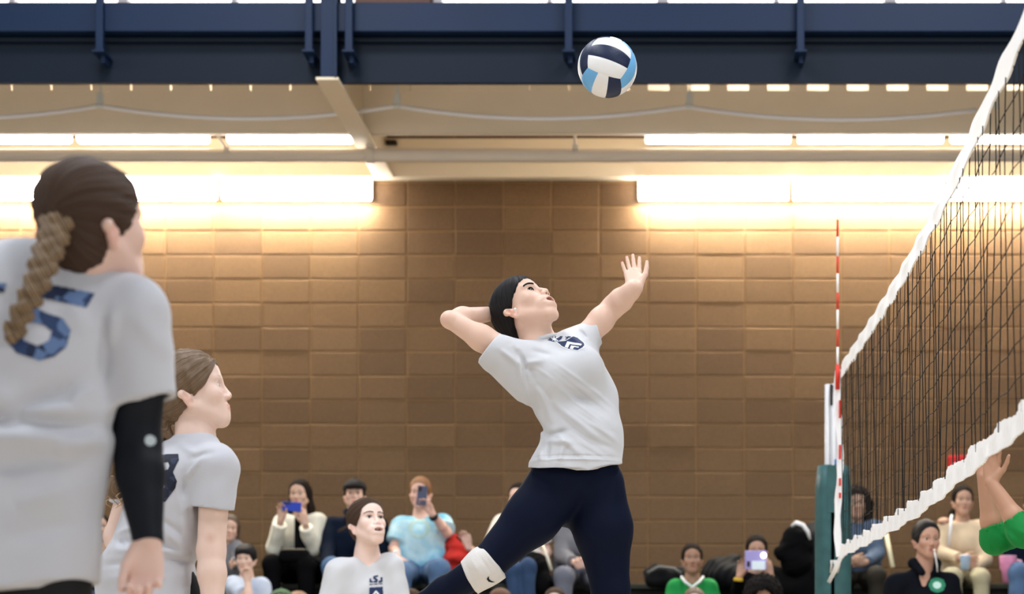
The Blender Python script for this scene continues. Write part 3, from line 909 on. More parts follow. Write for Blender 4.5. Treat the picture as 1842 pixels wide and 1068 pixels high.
class Head:
    def __init__(s, c, R, k=1.0, mouth=0.0, male=False, nose=0.0):
        s.nose = nose; s.c, s.R, s.k, s.mouth, s.male = np.asarray(c, float), R, k, mouth, male
    def L(s, x, y, z): return s.c + s.k * (s.R @ np.array([x, y, z], float))
    def prims(s):
        L, k, R = s.L, s.k, s.R
        e = lambda c, r, kk=.02, op='u', RR=None: ell(L(*c), np.array(r) * k, R if RR is None else RR, kk * k, op)
        cn = lambda a, b, ra, rb, kk=.02: cone(L(*a), L(*b), ra * k, rb * k, kk * k)
        m = s.mouth; j = -0.010 * m; nn = s.nose
        P = [e((0, -.015, .03), (.073, .094, .086)),
             e((0, .028, -.028), (.058, .060, .082), .03),
             e((0, .036, .045), (.060, .050, .052), .03)]
        for q in (-1, 1):
            P += [cn((q * .053, .0, -.055), (q * .018, .066, -.098 + j), .017, .017, .03),
                  e((q * .038, .058, -.026), (.024, .022, .022), .025),
                  cn((q * .044, .070, .022), (q * .012, .083, .019), .007, .007, .014)]
        P += [e((0, .0665, -.098 + j), (.022, .017, .018), .025),
              e((0, .070, -.068), (.030, .024, .028), .02),
              cn((0, .083, .012), (0, .0995 + nn, -.029), .0068, .0092, .012),
              e((0, .0990 + nn, -.033), (.0092, .0090, .008), .008)]
        for q in (-1, 1):
            P += [e((q * .0115, .0955 + nn * .7, -.036), (.0078, .009, .007), .006),
                  e((q * .031, .093, .000), (.019, .014, .011), .016, 's'),
                  e((q * .031, .0705, .000), (.0152, .0145, .0135), .004),
                  e((q * .031, .0835, .000), (.0135, .008, .0062), .002, 's'),
                  e((q * .0062, .0995 + nn * .7, -.0425), (.0042, .0065, .0038), .002, 's')]
            er = facing(0, 0)
            P += [cn((q * .0735, -.012, -.026), (q * .0785, -.028, -.014), .011, .0135, .008),
                  cn((q * .073, -.018, -.034), (q * .073, -.012, -.052), .010, .0075, .008),
                  e((q * .089, -.018, -.020), (.010, .0085, .014), .004, 's')]
        # mouth
        if m > 0:
            P += [e((0, .0925, -.0590), (.026, .0105, .0064), .006), e((0, .0895, -.0755 + j), (.023, .0105, .0068), .006), e((0, .079, -.069), (.034, .018, .020), .035),
                  e((0, .097, -.0668 + j * .4), (.0225, .018, .0042 + .0048 * m), .003, 's')]
        else:
            P += [e((0, .0905, -.0605), (.022, .0075, .0048), .004), e((0, .0890, -.0695), (.019, .0080, .0058), .004),
                  e((0, .0995, -.0650), (.022, .006, .0012), .002, 's')]
        return P
    def paints(s, skin, lip=None, brow=(0.03, 0.02, 0.015), browamt=0.85, lash=True, stubble=None):
        L, k, R = s.L, s.k, s.R
        lip = lip if lip is not None else (skin[0] * .78, skin[1] * .48, skin[2] * .48)
        ch = (min(1, skin[0] * 1.02), skin[1] * .82, skin[2] * .80)
        j = -0.010 * s.mouth
        T = []
        for q in (-1, 1):
            T.append((L(q * .040, .075, -.03), R, np.array((.028, .03, .024)) * k, ch, .95, .35))
            T.append((L(q * .078, -.018, -.032), R, np.array((.016, .026, .036)) * k, ch, .6, .6))
        if stubble is not None:
            T.append((L(0, .06, -.09), R, np.array((.06, .06, .045)) * k, stubble, .5, .55))
        T += [(L(0, .105, -.038), R, np.array((.014, .014, .012)) * k, ch, .8, .5),
              (L(0, .096, -.0595), R, np.array((.0275, .016, .0078)) * k, lip, .4, .95),
              (L(0, .092, -.0715 + j * 1.3), R, np.array((.0245, .016, .0084)) * k, lip, .4, .95)]
        if s.mouth > 0:
            T.append((L(0, .083, -.0668 + j * .4), R, np.array((.0225, .0185, .0045 + .0044 * s.mouth)) * k, (.02, .006, .006), .2, 1.0))  # shade inside the open mouth, painted into the skin colour
            pass
        else:
            T.append((L(0, .094, -.065), R, np.array((.021, .012, .0018)) * k, (lip[0] * .35, lip[1] * .3, lip[2] * .3), .6, .9))  # shade in the closed lip seam, put into the colour
        for q in (-1, 1):
            T.append((L(q * .0062, .0995 + s.nose * .7, -.0432), R, np.array((.0052, .008, .0048)) * k, (.05, .02, .015), .5, .95))  # nostril shade, painted as a dark spot in the skin colour
            if lash:
                T.append((L(q * .031, .083, .0055), R, np.array((.0165, .012, .0034)) * k, (brow[0] * .5, brow[1] * .5, brow[2] * .5), .7, .85))
            for t in np.linspace(0, 1, 7):
                x = .014 + .034 * t; z = .0215 + .0065 * math.sin(t * 2.2) - .006 * max(0, t - .6)
                T.append((L(q * x, .086 - .022 * t ** 2, z), R, np.array((.0052, .016, .0036 * (1.15 - .6 * t))) * k, brow, .6, browamt))
        return T
    def eyes(s, parent, iris=(0.05, 0.025, 0.012), look=(0, 1, 0.0), n=14):
        key = 'eye_%s' % (iris,)
        mats = [mat('eye_white', srgb(228, 224, 222), 0.2, spec=.5), mat(key, iris, 0.15, spec=.5), mat('eye_pupil', (0.004, 0.004, 0.004), 0.1, spec=.6)]
        lk = unit(s.R @ unit(look))
        for q in (-1, 1):
            b = bmesh.new(); bmesh.ops.create_uvsphere(b, u_segments=n, v_segments=n, radius=.0133 * s.k)
            rt = Vector((0, 0, 1)).rotation_difference(Vector(lk)).to_matrix()
            for f in b.faces:
                a = math.degrees(f.calc_center_median().angle(Vector((0, 0, 1))))
                f.material_index = 2 if a < 13 else 1 if a < 35 else 0
            for v in b.verts: v.co = rt @ v.co + Vector(s.L(q * .031, .0700, .000)) - parent.location
            obj('eye', b, mats, parent, True)
        if s.mouth > 0:
            b = bmesh.new(); bmesh.ops.create_uvsphere(b, u_segments=16, v_segments=8, radius=1)
            for v in b.verts: v.co = Vector(s.L(v.co.x * .0165, .0795 + v.co.y * .0125, -.0622 + v.co.z * .0034)) - parent.location
            obj('teeth', b, mat('teeth', srgb(232, 226, 216), .3, spec=.4), parent, True)

def brow_lash(H, P, parent, material, lash=None, sides=(-1, 1), w=1.0):
    """eyebrows and lash lines as thin strips resting on the skin"""
    L, k, R = H.L, H.k, H.R; fwd = R[:, 1]
    def surf(x, z):
        ys = np.linspace(.13, .02, 90); pts = np.array([L(x, y, z) for y in ys]); d = field(P, pts)
        i = int(np.argmax(d < 0)) if (d < 0).any() else 60
        return pts[max(i - 1, 0)]
    for q in sides:
        b = bmesh.new(); pts = []; rad = []
        for t in np.linspace(0, 1, 9):
            x = .012 + .041 * t; z = .0215 + .0065 * math.sin(t * 2.2) - .0075 * t * t
            pts.append(surf(q * x, z) - np.array(parent.location)); rad.append((.0012 + .0026 * math.sin(min(1, t * 1.6 + .25) * math.pi * .62) * (1 - .45 * t)) * k * w)
        add_tube(b, pts, rad, 6); obj('eyebrow', b, material, parent, True)
        b = bmesh.new(); pts = []; rad = []
        for t in np.linspace(0, 1, 9):
            a = math.pi * (1 - t); x = .031 + .0148 * -math.cos(a) * -1; x = .031 - .0148 * math.cos(math.pi * t); z = .0066 * math.sin(math.pi * t) + .0004
            pts.append(L(q * x, .0845 - .0062 * abs(math.cos(math.pi * t)) ** 2 * (1.2 if t > .5 else .5), z) - np.array(parent.location)); rad.append((.0009 + .0014 * math.sin(math.pi * min(1, t * .75 + .2))) * k * w)
        add_tube(b, pts, rad, 6); obj('eyelash', b, lash or material, parent, True)

def hand_prims(wr, d, th, curl=0.4, k=1.0, spread=1.0, thumb=0.6, fk=.003, flex=None):
    """wrist point, finger direction, thumb-side hint; palm faces -(d x thumb side)"""
    d = unit(d); t = unit(np.asarray(th) - d * np.dot(th, d)); nb = np.cross(t, d)   # nb: palm normal
    P = []; tips = []
    lat = (.027, .009, -.009, -.026); bl = (.086, .090, .084, .074); ln = (.074, .083, .077, .060); fan = (.10, .02, -.07, -.18)
    for i in range(4):
        b0 = wr + t * lat[i] * .45 * k + d * .012 * k
        kn = wr + t * lat[i] * k + d * bl[i] * k
        P.append(cone(b0, kn, .0135 * k, .0098 * k, .014 * k))
    P.append(ell(wr + d * .045 * k, np.array((.034, .042, .013)) * k, np.stack([t, d, nb], 1), .012 * k))
    for i in range(4):
        c = curl if not hasattr(curl, '__len__') else curl[i]
        kn = wr + t * lat[i] * k + d * bl[i] * k
        dd = unit(d + t * fan[i] * spread); ang = 0.0; p = kn
        for q, (fr_, bend) in enumerate(((.46, .55), (.30, .9), (.24, .6))):
            ang += c * bend
            dv = dd * math.cos(ang) + nb * math.sin(ang)
            p2 = p + dv * ln[i] * fr_ * k
            r0 = (.0090, .0080, .0073)[q] * k * (0.9 if i == 3 else 1); r1 = (.0080, .0073, .0060)[q] * k * (0.9 if i == 3 else 1)
            P.append(cone(p, p2, r0, r1, (.006 if q == 0 else .003) * k if fk is None else (.008 * k if q == 0 else fk * k)))
            p = p2
        tips.append((p, dv))
    a0 = wr + d * .022 * k + t * .022 * k + nb * .004 * k
    v1 = unit(d * .8 + t * (.35 + .5 * thumb) + nb * .25); a1 = a0 + v1 * .042 * k
    v2 = unit(d * .95 + t * (.1 + .45 * thumb) + nb * .25); a2 = a1 + v2 * .033 * k
    v3 = unit(d * 1.0 + t * (.0 + .35 * thumb) + nb * .3); a3 = a2 + v3 * .027 * k
    P += [cone(a0, a1, .0150 * k, .0110 * k, .014 * k), cone(a1, a2, .0105 * k, .0092 * k, .004 * k), cone(a2, a3, .0092 * k, .0068 * k, .003 * k)]
    tips.append((a3, v3))
    return P, tips

def nails(parent, tips, nrmhint, material, k=1.0):
    for p, dv in tips:
        b = bmesh.new(); n = unit(nrmhint - dv * np.dot(nrmhint, dv)); s = np.cross(dv, n)
        bmesh.ops.create_uvsphere(b, u_segments=8, v_segments=6, radius=1)
        for v in b.verts:
            c = v.co; q = np.asarray(p) + dv * (.001 + c.y * .0075) * k + s * c.x * .0052 * k + n * (.0040 + c.z * .0022) * k
            v.co = Vector(q) - parent.location
        obj('fingernail', b, material, parent, True)

def strand_about(c, ax, n=6.0):
    ax = unit(ax); u = unit(np.cross(ax, (0.31, 0.57, 0.76))); w = np.cross(ax, u)
    def f(V):
        q = V - c
        return np.arctan2(q @ u, q @ w) * n / 6.283 * 4 + (q @ ax) * 6
    return f

def combine_post(*fs):
    fs = [f for f in fs if f is not None]
    if not fs: return None
    return lambda P: sum(f(P) for f in fs)

def strand_relief(c, ax, amp=.0012, freq=46):
    ax = unit(ax); u = unit(np.cross(ax, (0.31, 0.57, 0.76))); w = np.cross(ax, u)
    def f(P):
        q = P - c
        ph = np.arctan2(q @ u, q @ w)
        al = q @ ax
        return amp * (np.sin(ph * freq + 3 * np.sin(al * 30)) * .6 + np.sin(ph * freq * .43 + 1.3 + al * 20) * .8)
    return f

def hair_cap(H, up=0.0, low=True, thick=.009, temple=.0, ears=True, fringe=0.0):
    """hair lying on the skull with the face left open"""
    L, k, R = H.L, H.k, H.R
    P = [ell(L(0, -.018, .030), (np.array((.074, .096, .087)) + thick) * k, R, .01)]
    P.append(ell(L(0, -.045, -.030), np.array((.066, .062, .062)) * k, R, .02))
    P.append(ell(L(0, .030, .049), np.array((.066, .055, .060)) * k, R, .02))
    P.append(ell(L(0, .112, -.048 - fringe), np.array((.105, .098, .122 + up)) * k, R, .006, 's'))
    if low:   # clear the cheeks, jaw and the nape below the ears
        n = unit(R @ np.array((0, .62, -.78)))
        for q in P[:3]: q.cuts = [(L(0, .0 + temple, -.040), n)]
    if ears:
        for q in (-1, 1): P.append(ell(L(q * .088, -.008, -.034), np.array((.026, .026, .030)) * k, R, .006, 's'))
    return P

def folds(segs, view=(0, 1, 0)):
    """cloth folds: ridges (+) and grooves (-) along segments, measured across the viewing plane of the cloth"""
    S = [(np.asarray(a, float)[[0, 2]], np.asarray(b, float)[[0, 2]], w, am) for a, b, w, am in segs]
    def f(P):
        X = P[..., [0, 2]]
        out = np.zeros(P.shape[:-1])
        for a, b, w, am in S:
            ba = b - a; pa = X - a
            h = np.clip((pa @ ba) / (ba @ ba + 1e-9), 0, 1)
            dd = ((pa - h[..., None] * ba) ** 2).sum(-1)
            out -= am * np.exp(-dd / (w * w)) * np.sin(np.clip(h, .06, .94) * math.pi)
        return out
    return f

def ripple(amp, freq, seed=0):
    r = np.random.default_rng(seed); D = r.normal(0, 1, (5, 3)) * freq; ph = r.uniform(0, 6, 5)
    def f(P):
        o = 0
        for d, p in zip(D, ph): o = o + np.sin(P @ d + p)
        return o * (amp / 3)
    return f

SKIN = {'fair': (0.72, 0.47, 0.37), 'pale': (0.78, 0.55, 0.46), 'tan': (0.52, 0.30, 0.19), 'brown': (0.29, 0.145, 0.085), 'olive': (0.60, 0.38, 0.27), 'deep': (0.20, 0.098, 0.058)}

def seated(name, label, head, Z, yaw=0, pitch=0, roll=0, hs=1.0, body=None, skin='fair', hair=None, top=None, bottom=None, arms=(None, None),
           group='spectators on the bleachers', male=False, iris=(0.05, 0.025, 0.012), over={}, lean=0.0, width=1.0, hv=.0088, smile=0, cat='person', brow=(0.03, 0.02, 0.015), eyes=True, stubble=None, stand=False, mouth=0):
    """a whole person on the bench; head and any joint may be given as photograph points with a depth offset.  Side 0 is at the left of the picture."""
    def pt(p): return W(p[0], p[1], Z + (p[2] if len(p) > 2 else 0))
    hc = W(head[0], head[1], Z); R = facing(yaw, pitch, roll); H = Head(hc, R, hs, mouth=mouth, male=male)
    by = yaw * .5 if body is None else body; B = facing(by)
    rx, fw = -B[:, 0], B[:, 1]          # rx points to picture right for someone facing the camera
    k = hs; J = {}
    J['N'] = hc + np.array([0, .03 * k, -.165 * k]) + fw * (-.01)
    for i, sg in ((0, -1), (1, 1)):
        J['S%d' % i] = J['N'] + rx * sg * .165 * k * width + np.array([0, 0, -.075 * k])
        J['H%d' % i] = J['N'] + rx * sg * .085 * k * width + np.array([0, 0, (-.545 if stand else -.455) * k]) - fw * (.02 + lean)
    for n in ('N', 'S0', 'S1', 'H0', 'H1'):
        if n in over: J[n] = pt(over[n])
    for i, sg in ((0, -1), (1, 1)):
        if stand:
            J['K%d' % i] = J['H%d' % i] + np.array([0, 0, -.42 * k]); J['A%d' % i] = J['K%d' % i] + np.array([0, 0.03, -.40 * k])
        else:
            J['K%d' % i] = J['H%d' % i] + fw * .40 * k + rx * sg * .05 + np.array([0, 0, .04]); J['A%d' % i] = J['K%d' % i] + np.array([0, 0, -.43 * k]) - fw * .02
        J['E%d' % i] = J['S%d' % i] + rx * sg * .05 + fw * .04 + np.array([0, 0, -.265 * k])
        J['W%d' % i] = J['E%d' % i] + fw * .19 * k - rx * sg * .09 + np.array([0, 0, -.07 * k])
    for n in over: J[n] = pt(over[n])
    root = empty(name, (hc[0], hc[1], max(0, J['A0'][2] - .08)), label, cat, group)
    sk = SKIN[skin] if isinstance(skin, str) else skin
    # skin: one continuous body
    P = H.prims()
    P += [cone(H.L(0, -.018, -.06), J['N'] + np.array([0, 0, -.01]), .052 * k * (1.15 if male else 1), .056 * k * (1.15 if male else 1), .02)]
    P += [cone(J['N'], lerp(J['S0'], J['S1'], .5) + np.array([0, 0, -.06]), .055 * k, .07 * k, .03)]
    hands = []
    for i in (0, 1):
        S, E, Wr = J['S%d' % i], J['E%d' % i], J['W%d' % i]
        P += [cone(lerp(S, J['N'], .35), S, .036 * k, .040 * k, .03), cone(S, E, .042 * k, .036 * k, .02), cone(E, lerp(E, Wr, .35), .036 * k, .036 * k, .02), cone(lerp(E, Wr, .35), Wr, .036 * k, .025 * k, .02)]
        a = arms[i] or {}
        d = a.get('d', unit(Wr - E)); th = a.get('th', np.array([0, 0, 1.0]))
        hp, tips = hand_prims(Wr, np.array(d, float), np.array(th, float), a.get('curl', .5), .92 * k, thumb=a.get('thumb', .4))
        P += hp
    sdf_obj('body', P, hv * .82, m_skin, root, base=sk, paints=H.paints(sk, brow=brow, stubble=stubble))
    if eyes: H.eyes(root, iris, n=10)
    # top
    t = top or {}
    fl = (fw, .74 if not t.get('big') else .85)
    S0, S1, H0, H1, N = J['S0'], J['S1'], J['H0'], J['H1'], J['N']
    w = width * k
    T = [cone(lerp(S0, S1, .06), lerp(S0, S1, .94), .058 * k, .058 * k, .03)]
    for i, (S, Hh) in enumerate(((S0, H0), (S1, H1))):
        ch = lerp(S, lerp(S0, S1, .5), .42) + (Hh - S) * .2
        wa = lerp(S, Hh, .62); wa = lerp(wa, lerp(lerp(S0, S1, .5), lerp(H0, H1, .5), .62), .12)
        T += [cone(ch, wa, .098 * w, .088 * w * t.get('belly', 1), .05, flat=fl), cone(wa, Hh + (Hh - wa) * t.get('long', .0), .088 * w * t.get('belly', 1), .10 * w * t.get('belly', 1), .05, flat=fl)]
        T += [cone(N + np.array([0, 0, -.045 * k]), S, .046 * k, .052 * k, .03)]
    T.append(ell(lerp(lerp(S0, S1, .5), lerp(H0, H1, .5), .3) + fw * .045, (.12 * w, .075 * k, .10 * k), B, .05))
    for i in (0, 1):
        S, E, Wr = J['S%d' % i], J['E%d' % i], J['W%d' % i]; th = t.get('fit', 1.0)
        if t.get('sleeve', 'long') == 'short':
            c = lerp(S, E, .72); n = unit(E - S)
            T.append(cone(S, E, .060 * k * th, .058 * k * th, .03, cuts=[(c, n)]))
        elif t.get('sleeve', 'long') == 'long':
            T.append(cone(S, E, .060 * k * th, .050 * k * th, .03))
            c = lerp(E, Wr, .88); n = unit(Wr - E)
            T.append(cone(E, Wr, .050 * k * th, .040 * k * th, .02, cuts=[(c, n)]))
    T.append(cone(N + np.array([0, 0, -.03 * k]), H.L(0, 0, -.09), .060 * k, .064 * k, .008, 's'))
    for pr in t.get('extra', []): T.append(pr(J, H))
    o_top = sdf_obj(t.get('name', 'shirt'), T, hv * 1.45, t.get('mat'), root, post=ripple(.004, 26, int(head[0])))
    # bottom
    b_ = bottom or {}; fb = b_.get('fit', 1.0)
    Pn = [cone(H0, H1, .105 * w, .105 * w, .04)]
    for i in (0, 1):
        Hh, K, A = J['H%d' % i], J['K%d' % i], J['A%d' % i]
        Pn += [cone(Hh, K, .086 * k * fb, .060 * k * fb, .03), cone(K, lerp(K, A, .9), .058 * k * fb, .046 * k * fb, .03)]
    sdf_obj(b_.get('name', 'trousers'), Pn, hv * 1.7, b_.get('mat'), root, post=ripple(.004, 24, int(head[0]) + 7))
    sh = [cone(J['A%d' % i] + np.array([0, .0, -.02]), J['A%d' % i] + fw * .15 + np.array([0, 0, -.045]), .042 * k, .034 * k, .03) for i in (0, 1)]
    for i in (0, 1): sdf_obj('shoe', [sh[i], ], hv * 2.2, mat('shoe_dark', srgb(40, 40, 44), .6), root)
    # hair
    if hair: make_hair(H, root, hair, hv, J)
    return root, H, J, o_top

def make_hair(H, root, hair, hv, J=None):
    L, k, R = H.L, H.k, H.R
    st = hair.get('style', 'tied'); m = hair['mat']
    tie = L(0, -.10, hair.get('tz', .0)); ax = unit(L(0, .03, .06) - tie)
    post = strand_relief(tie, ax, hair.get('relief', .0012) * k)
    P = hair_cap(H, up=hair.get('up', .006 if st != 'short' else 0), low=st not in ('long', 'curly'), thick=hair.get('thick', .012 if st != 'short' else .009), ears=st not in ('long', 'curly'), fringe=hair.get('fringe', 0))
    if st == 'tied':
        for a, b, ra, rb in hair.get('tail', []): P.append(cone(L(*a), L(*b), ra * k, rb * k, .02))
    elif st == 'long':
        le = hair.get('len', .22)
        for q in (-1, 1):
            P += [cone(L(q * .066, -.03, .02), L(q * .080, -.035, -.11), .026 * k, .03 * k, .03), cone(L(q * .080, -.035, -.11), L(q * .085, -.01 + hair.get('fwd', .0), -.11 - le), .03 * k, .02 * k, .03)]
        P.append(cone(L(0, -.06, .0), L(0, -.075, -.10 - le * .8), .06 * k, .045 * k, .03))
        # keep the face clear
        P.append(ell(L(0, .105, -.06), np.array((.068, .10, .13)) * k, R, .01, 's'))
        for a, b, ra, rb in hair.get('tail', []): P.append(cone(L(*a), L(*b), ra * k, rb * k, .02))
    elif st == 'short':
        P.append(ell(L(0, .02, .075), np.array((.072, .07, .038)) * k, R, .02))
        for a, b, ra, rb in hair.get('tail', []): P.append(cone(L(*a), L(*b), ra * k, rb * k, .02))
    elif st == 'curly':
        P[0] = ell(L(0, -.02, .035), (np.array((.074, .096, .087)) + hair.get('vol', .045)) * k, R, .01)
        for q in (-1, 1): P.insert(1, cone(L(q * .085, -.03, .0), L(q * .09, -.03, hair.get('drop', -.06)), .045 * k, .035 * k, .03))
        P.append(ell(L(0, .13, -.07), np.array((.070, .12, .135)) * k, R, .01, 's'))
        post = ripple(.011 * k, 105, 3)
    o = sdf_obj('hair', P, hair.get('h', hv * .9), m, root, post=post, strand=strand_about(tie, ax, hair.get('n', 10)))
    return o
# ------------------------------------------------------------------ materials of the clothes
def jersey_mat(name, col, weave=900):
    if name in MATS: return MATS[name]
    m = mat(name, col, 0.85, noise=0.035, nscale=7, bump=0.12, bscale=420, spec=.15, sheen=.15)
    return m
m_shirt = jersey_mat('grey_white_jersey', srgb(202, 203, 207))
m_navy = mat('navy_leggings', srgb(6, 15, 38), 0.7, noise=0.10, nscale=6, bump=0.06, bscale=500, spec=.12)
m_navyprint = mat('navy_print', srgb(26, 44, 84), 0.6, noise=0.1, nscale=30)
m_whiteprint = mat('white_print', srgb(226, 228, 232), 0.6)
m_blackhair = hair_mat('black_hair', (0.006, 0.005, 0.006), (0.013, 0.011, 0.012), .5, .18)
m_black = mat('black_print', srgb(18, 20, 26), .6)
m_rednail = mat('red_nail_varnish', srgb(206, 30, 44), .25, spec=.5)

def chaikin(pl, n=2):
    for _ in range(n):
        o = []
        for i in range(len(pl)):
            a, b = np.array(pl[i]), np.array(pl[(i + 1) % len(pl)])
            o += [tuple(a * .75 + b * .25), tuple(a * .25 + b * .75)]
        pl = o
    return pl

def hitter():
    Z = 7.4; px = Z / F            # metres per photograph pixel
    p = lambda x, y, dz=0: W(x, y, Z + dz)
    r = lambda n: n * px
    root = empty('person', W(1040, 850, Z), 'jumping player with black hair, arm cocked behind her head, navy leggings, facing the ball', 'person')
    R = facing(58, 43, 2)
    H = Head(p(941, 554), R, 1.0, mouth=1.15, nose=.007)
    sk = (0.76, 0.515, 0.405)
    # ---- body
    P = H.prims()
    P += [cone(H.L(0, -.022, -.055), p(967, 612, .01), .050, .056, .02), cone(H.L(0, .02, -.085), p(975, 618, -.005), .036, .044, .02),
          cone(p(965, 612, .01), p(990, 655, .0), .058, .075, .03)]
    SR, ER, WR = p(922, 640, -.10), p(809, 575, -.12), p(884, 564, .045)
    SL, EL, WL = p(1048, 612, .07), p(1104, 551, .10), p(1143, 517, .02)
    P += [cone(p(970, 635, -.03), SR, .05, .046, .03), cone(SR, lerp(SR, ER, .5), .050, .045, .02), cone(lerp(SR, ER, .5), ER, .045, .029, .02), ell(p(806, 574, -.13), r(11), k=.015)]
    P += [cone(ER, lerp(ER, WR, .3), .030, .036, .012), cone(lerp(ER, WR, .3), WR, .037, .0255, .02)]
    hp, _ = hand_prims(WR, WR - ER + np.array([0, 0, -.03]), np.array([.1, -.2, 1.0]), .55, .95, thumb=.3)
    P += hp
    P += [cone(p(1010, 628, .05), SL, .05, .046, .03), cone(SL, lerp(SL, EL, .6), .047, .044, .02), cone(lerp(SL, EL, .6), EL, .044, .039, .02)]
    M1 = lerp(EL, WL, .35)
    P += [cone(EL, M1, .039, .041, .02), cone(M1, lerp(EL, WL, .75), .040, .031, .02), cone(lerp(EL, WL, .75), WL, .031, .028, .02)]
    # raised left hand, back of the hand to the camera, fingers fanned
    hd = unit(np.array([-.17, .68, 1.0])); ht_ = np.array([1.0, .12, .05])
    hp, tips = hand_prims(WL, hd, ht_, [.10, .12, .16, .22], .90, spread=1.25, thumb=.45)
    P += hp
    body = sdf_obj('body', P, .0027, m_skin, root, base=sk, paints=H.paints(sk, lip=(.42, .17, .15), brow=(.018, .011, .010), browamt=.95) +
                   [(p(798, 573, -.14), I3, (.03, .06, .03), (.72, .40, .31), .9, .5)])
    nails(root, tips, np.array([-.1, -1.0, .25]), m_rednail, .72)
    brow_lash(H, H.prims(), root, m_blackhair, w=1.15)
    H.eyes(root, (.035, .02, .012), look=(.48, .85, .12), n=18)
    # ---- hair: combed back into a low tail
    tie = H.L(0, -.088, -.075); ax = unit(H.L(0, .02, .09) - tie)
    Hp = hair_cap(H, up=-.016, thick=.012, temple=-.044, ears=True)
    Hp += [cone(H.L(0, -.085, .0), H.L(0, -.106, -.075), .042, .026, .03), cone(H.L(0, -.106, -.075), p(926, 610, .05), .028, .024, .02), cone(p(926, 610, .05), p(936, 640, .09), .024, .015, .02)]
    sdf_obj('hair', Hp, .0032, m_blackhair, root, post=strand_relief(tie, ax, .0012, 52), strand=strand_about(tie, ax, 12))
    b = bmesh.new()
    for s, e, bend in (((902, 560), (890, 583), -4), ((905, 565), (896, 575), -3)):
        add_tube(b, [np.array(p(s[0], s[1], -.02)) - np.array(root.location), np.array(p((s[0] + e[0]) / 2 + bend, (s[1] + e[1]) / 2, -.03)) - np.array(root.location), np.array(p(e[0], e[1], -.03)) - np.array(root.location)], [.0016, .0013, .0006], 5)
    obj('loose_strands', b, m_blackhair, root, True)
    b = bmesh.new(); bmesh.ops.create_uvsphere(b, u_segments=12, v_segments=8, radius=.0055)
    ep = H.L(.083, .006, -.036)
    for v in b.verts: v.co = v.co + Vector(ep) - root.location
    obj('pearl_earring', b, mat('pearl', srgb(240, 238, 235), .2, spec=.6), root, True)
    # ---- shirt
    fw = unit(np.array([.5, -.86, 0])); fl = (fw, .80)
    T = [cone(p(938, 644, -.08), p(1042, 618, .05), r(27), r(25), .03), cone(p(946, 646, -.08), p(890, 632, -.115), r(28), r(26.5), .02, cuts=[(p(878, 632, -.115), unit(np.array([-.80, -.1, .62])))]),
         cone(p(978, 668, -.05), p(1008, 742, -.03), r(44), r(40), .05, flat=fl), cone(p(1008, 742, -.03), p(1048, 790, -.02), r(40), r(47), .05, flat=fl),
         cone(p(1034, 650, .03), p(1060, 716, .02), r(46), r(47.5), .05, flat=fl), cone(p(1060, 716, .02), p(1068, 790, .02), r(47.5), r(51), .05, flat=fl),
         ell(p(1048, 662, -.05), (r(36), r(32), r(36)), k=.07), ell(p(992, 680, -.09), (r(36), r(32), r(36)), k=.07)]
    hem_n = unit(W(1117, 838, Z) - W(949, 842, Z)); hem_n = unit(np.array([-hem_n[2] * .0 + .03, .16, -1.0]))
    hem = [(p(1035, 840, -.16), hem_n)]
    flh = (fw, .98)
    T += [cone(p(1034, 775, -.03), p(1012, 848, -.05), r(46), r(62), .05, flat=flh, cuts=hem), cone(p(1066, 780, .0), p(1061, 848, -.01), r(50), r(59), .05, flat=flh, cuts=hem)]
    # sleeves
    nR = unit(p(845, 603, -.12) - p(895, 640, -.11))
    T += [cone(p(945, 655, -.09), p(866, 622, -.12), r(36), r(27), .03, cuts=[(p(878, 632, -.115), unit(np.array([-.80, -.1, .62])))]),
          cone(p(950, 690, -.07), p(890, 652, -.11), r(36), r(20), .03, cuts=[(p(878, 632, -.115), unit(np.array([-.80, -.1, .62])))])]
    cutL = [(p(1075, 597, .08), unit(np.array([.93, .1, .30])))]
    T += [cone(p(1030, 622, .06), p(1084, 589, .09), r(30), r(23), .03, cuts=cutL)]
    # open cuffs, hem and collar
    T += [cone(p(885, 630, -.115), p(840, 598, -.125), r(24), r(24), .004, 's'), cone(p(1062, 600, .08), p(1100, 575, .1), r(19.5), r(19.5), .004, 's'),
          ell(p(1036, 860, -.01), (r(80), r(58), r(32)), facing(30), .004, 's')]
    T += [cone(p(973, 620, .0), p(960, 585, .0), r(29), r(30), .01, 's')]
    q = lambda x, y: p(x, y)
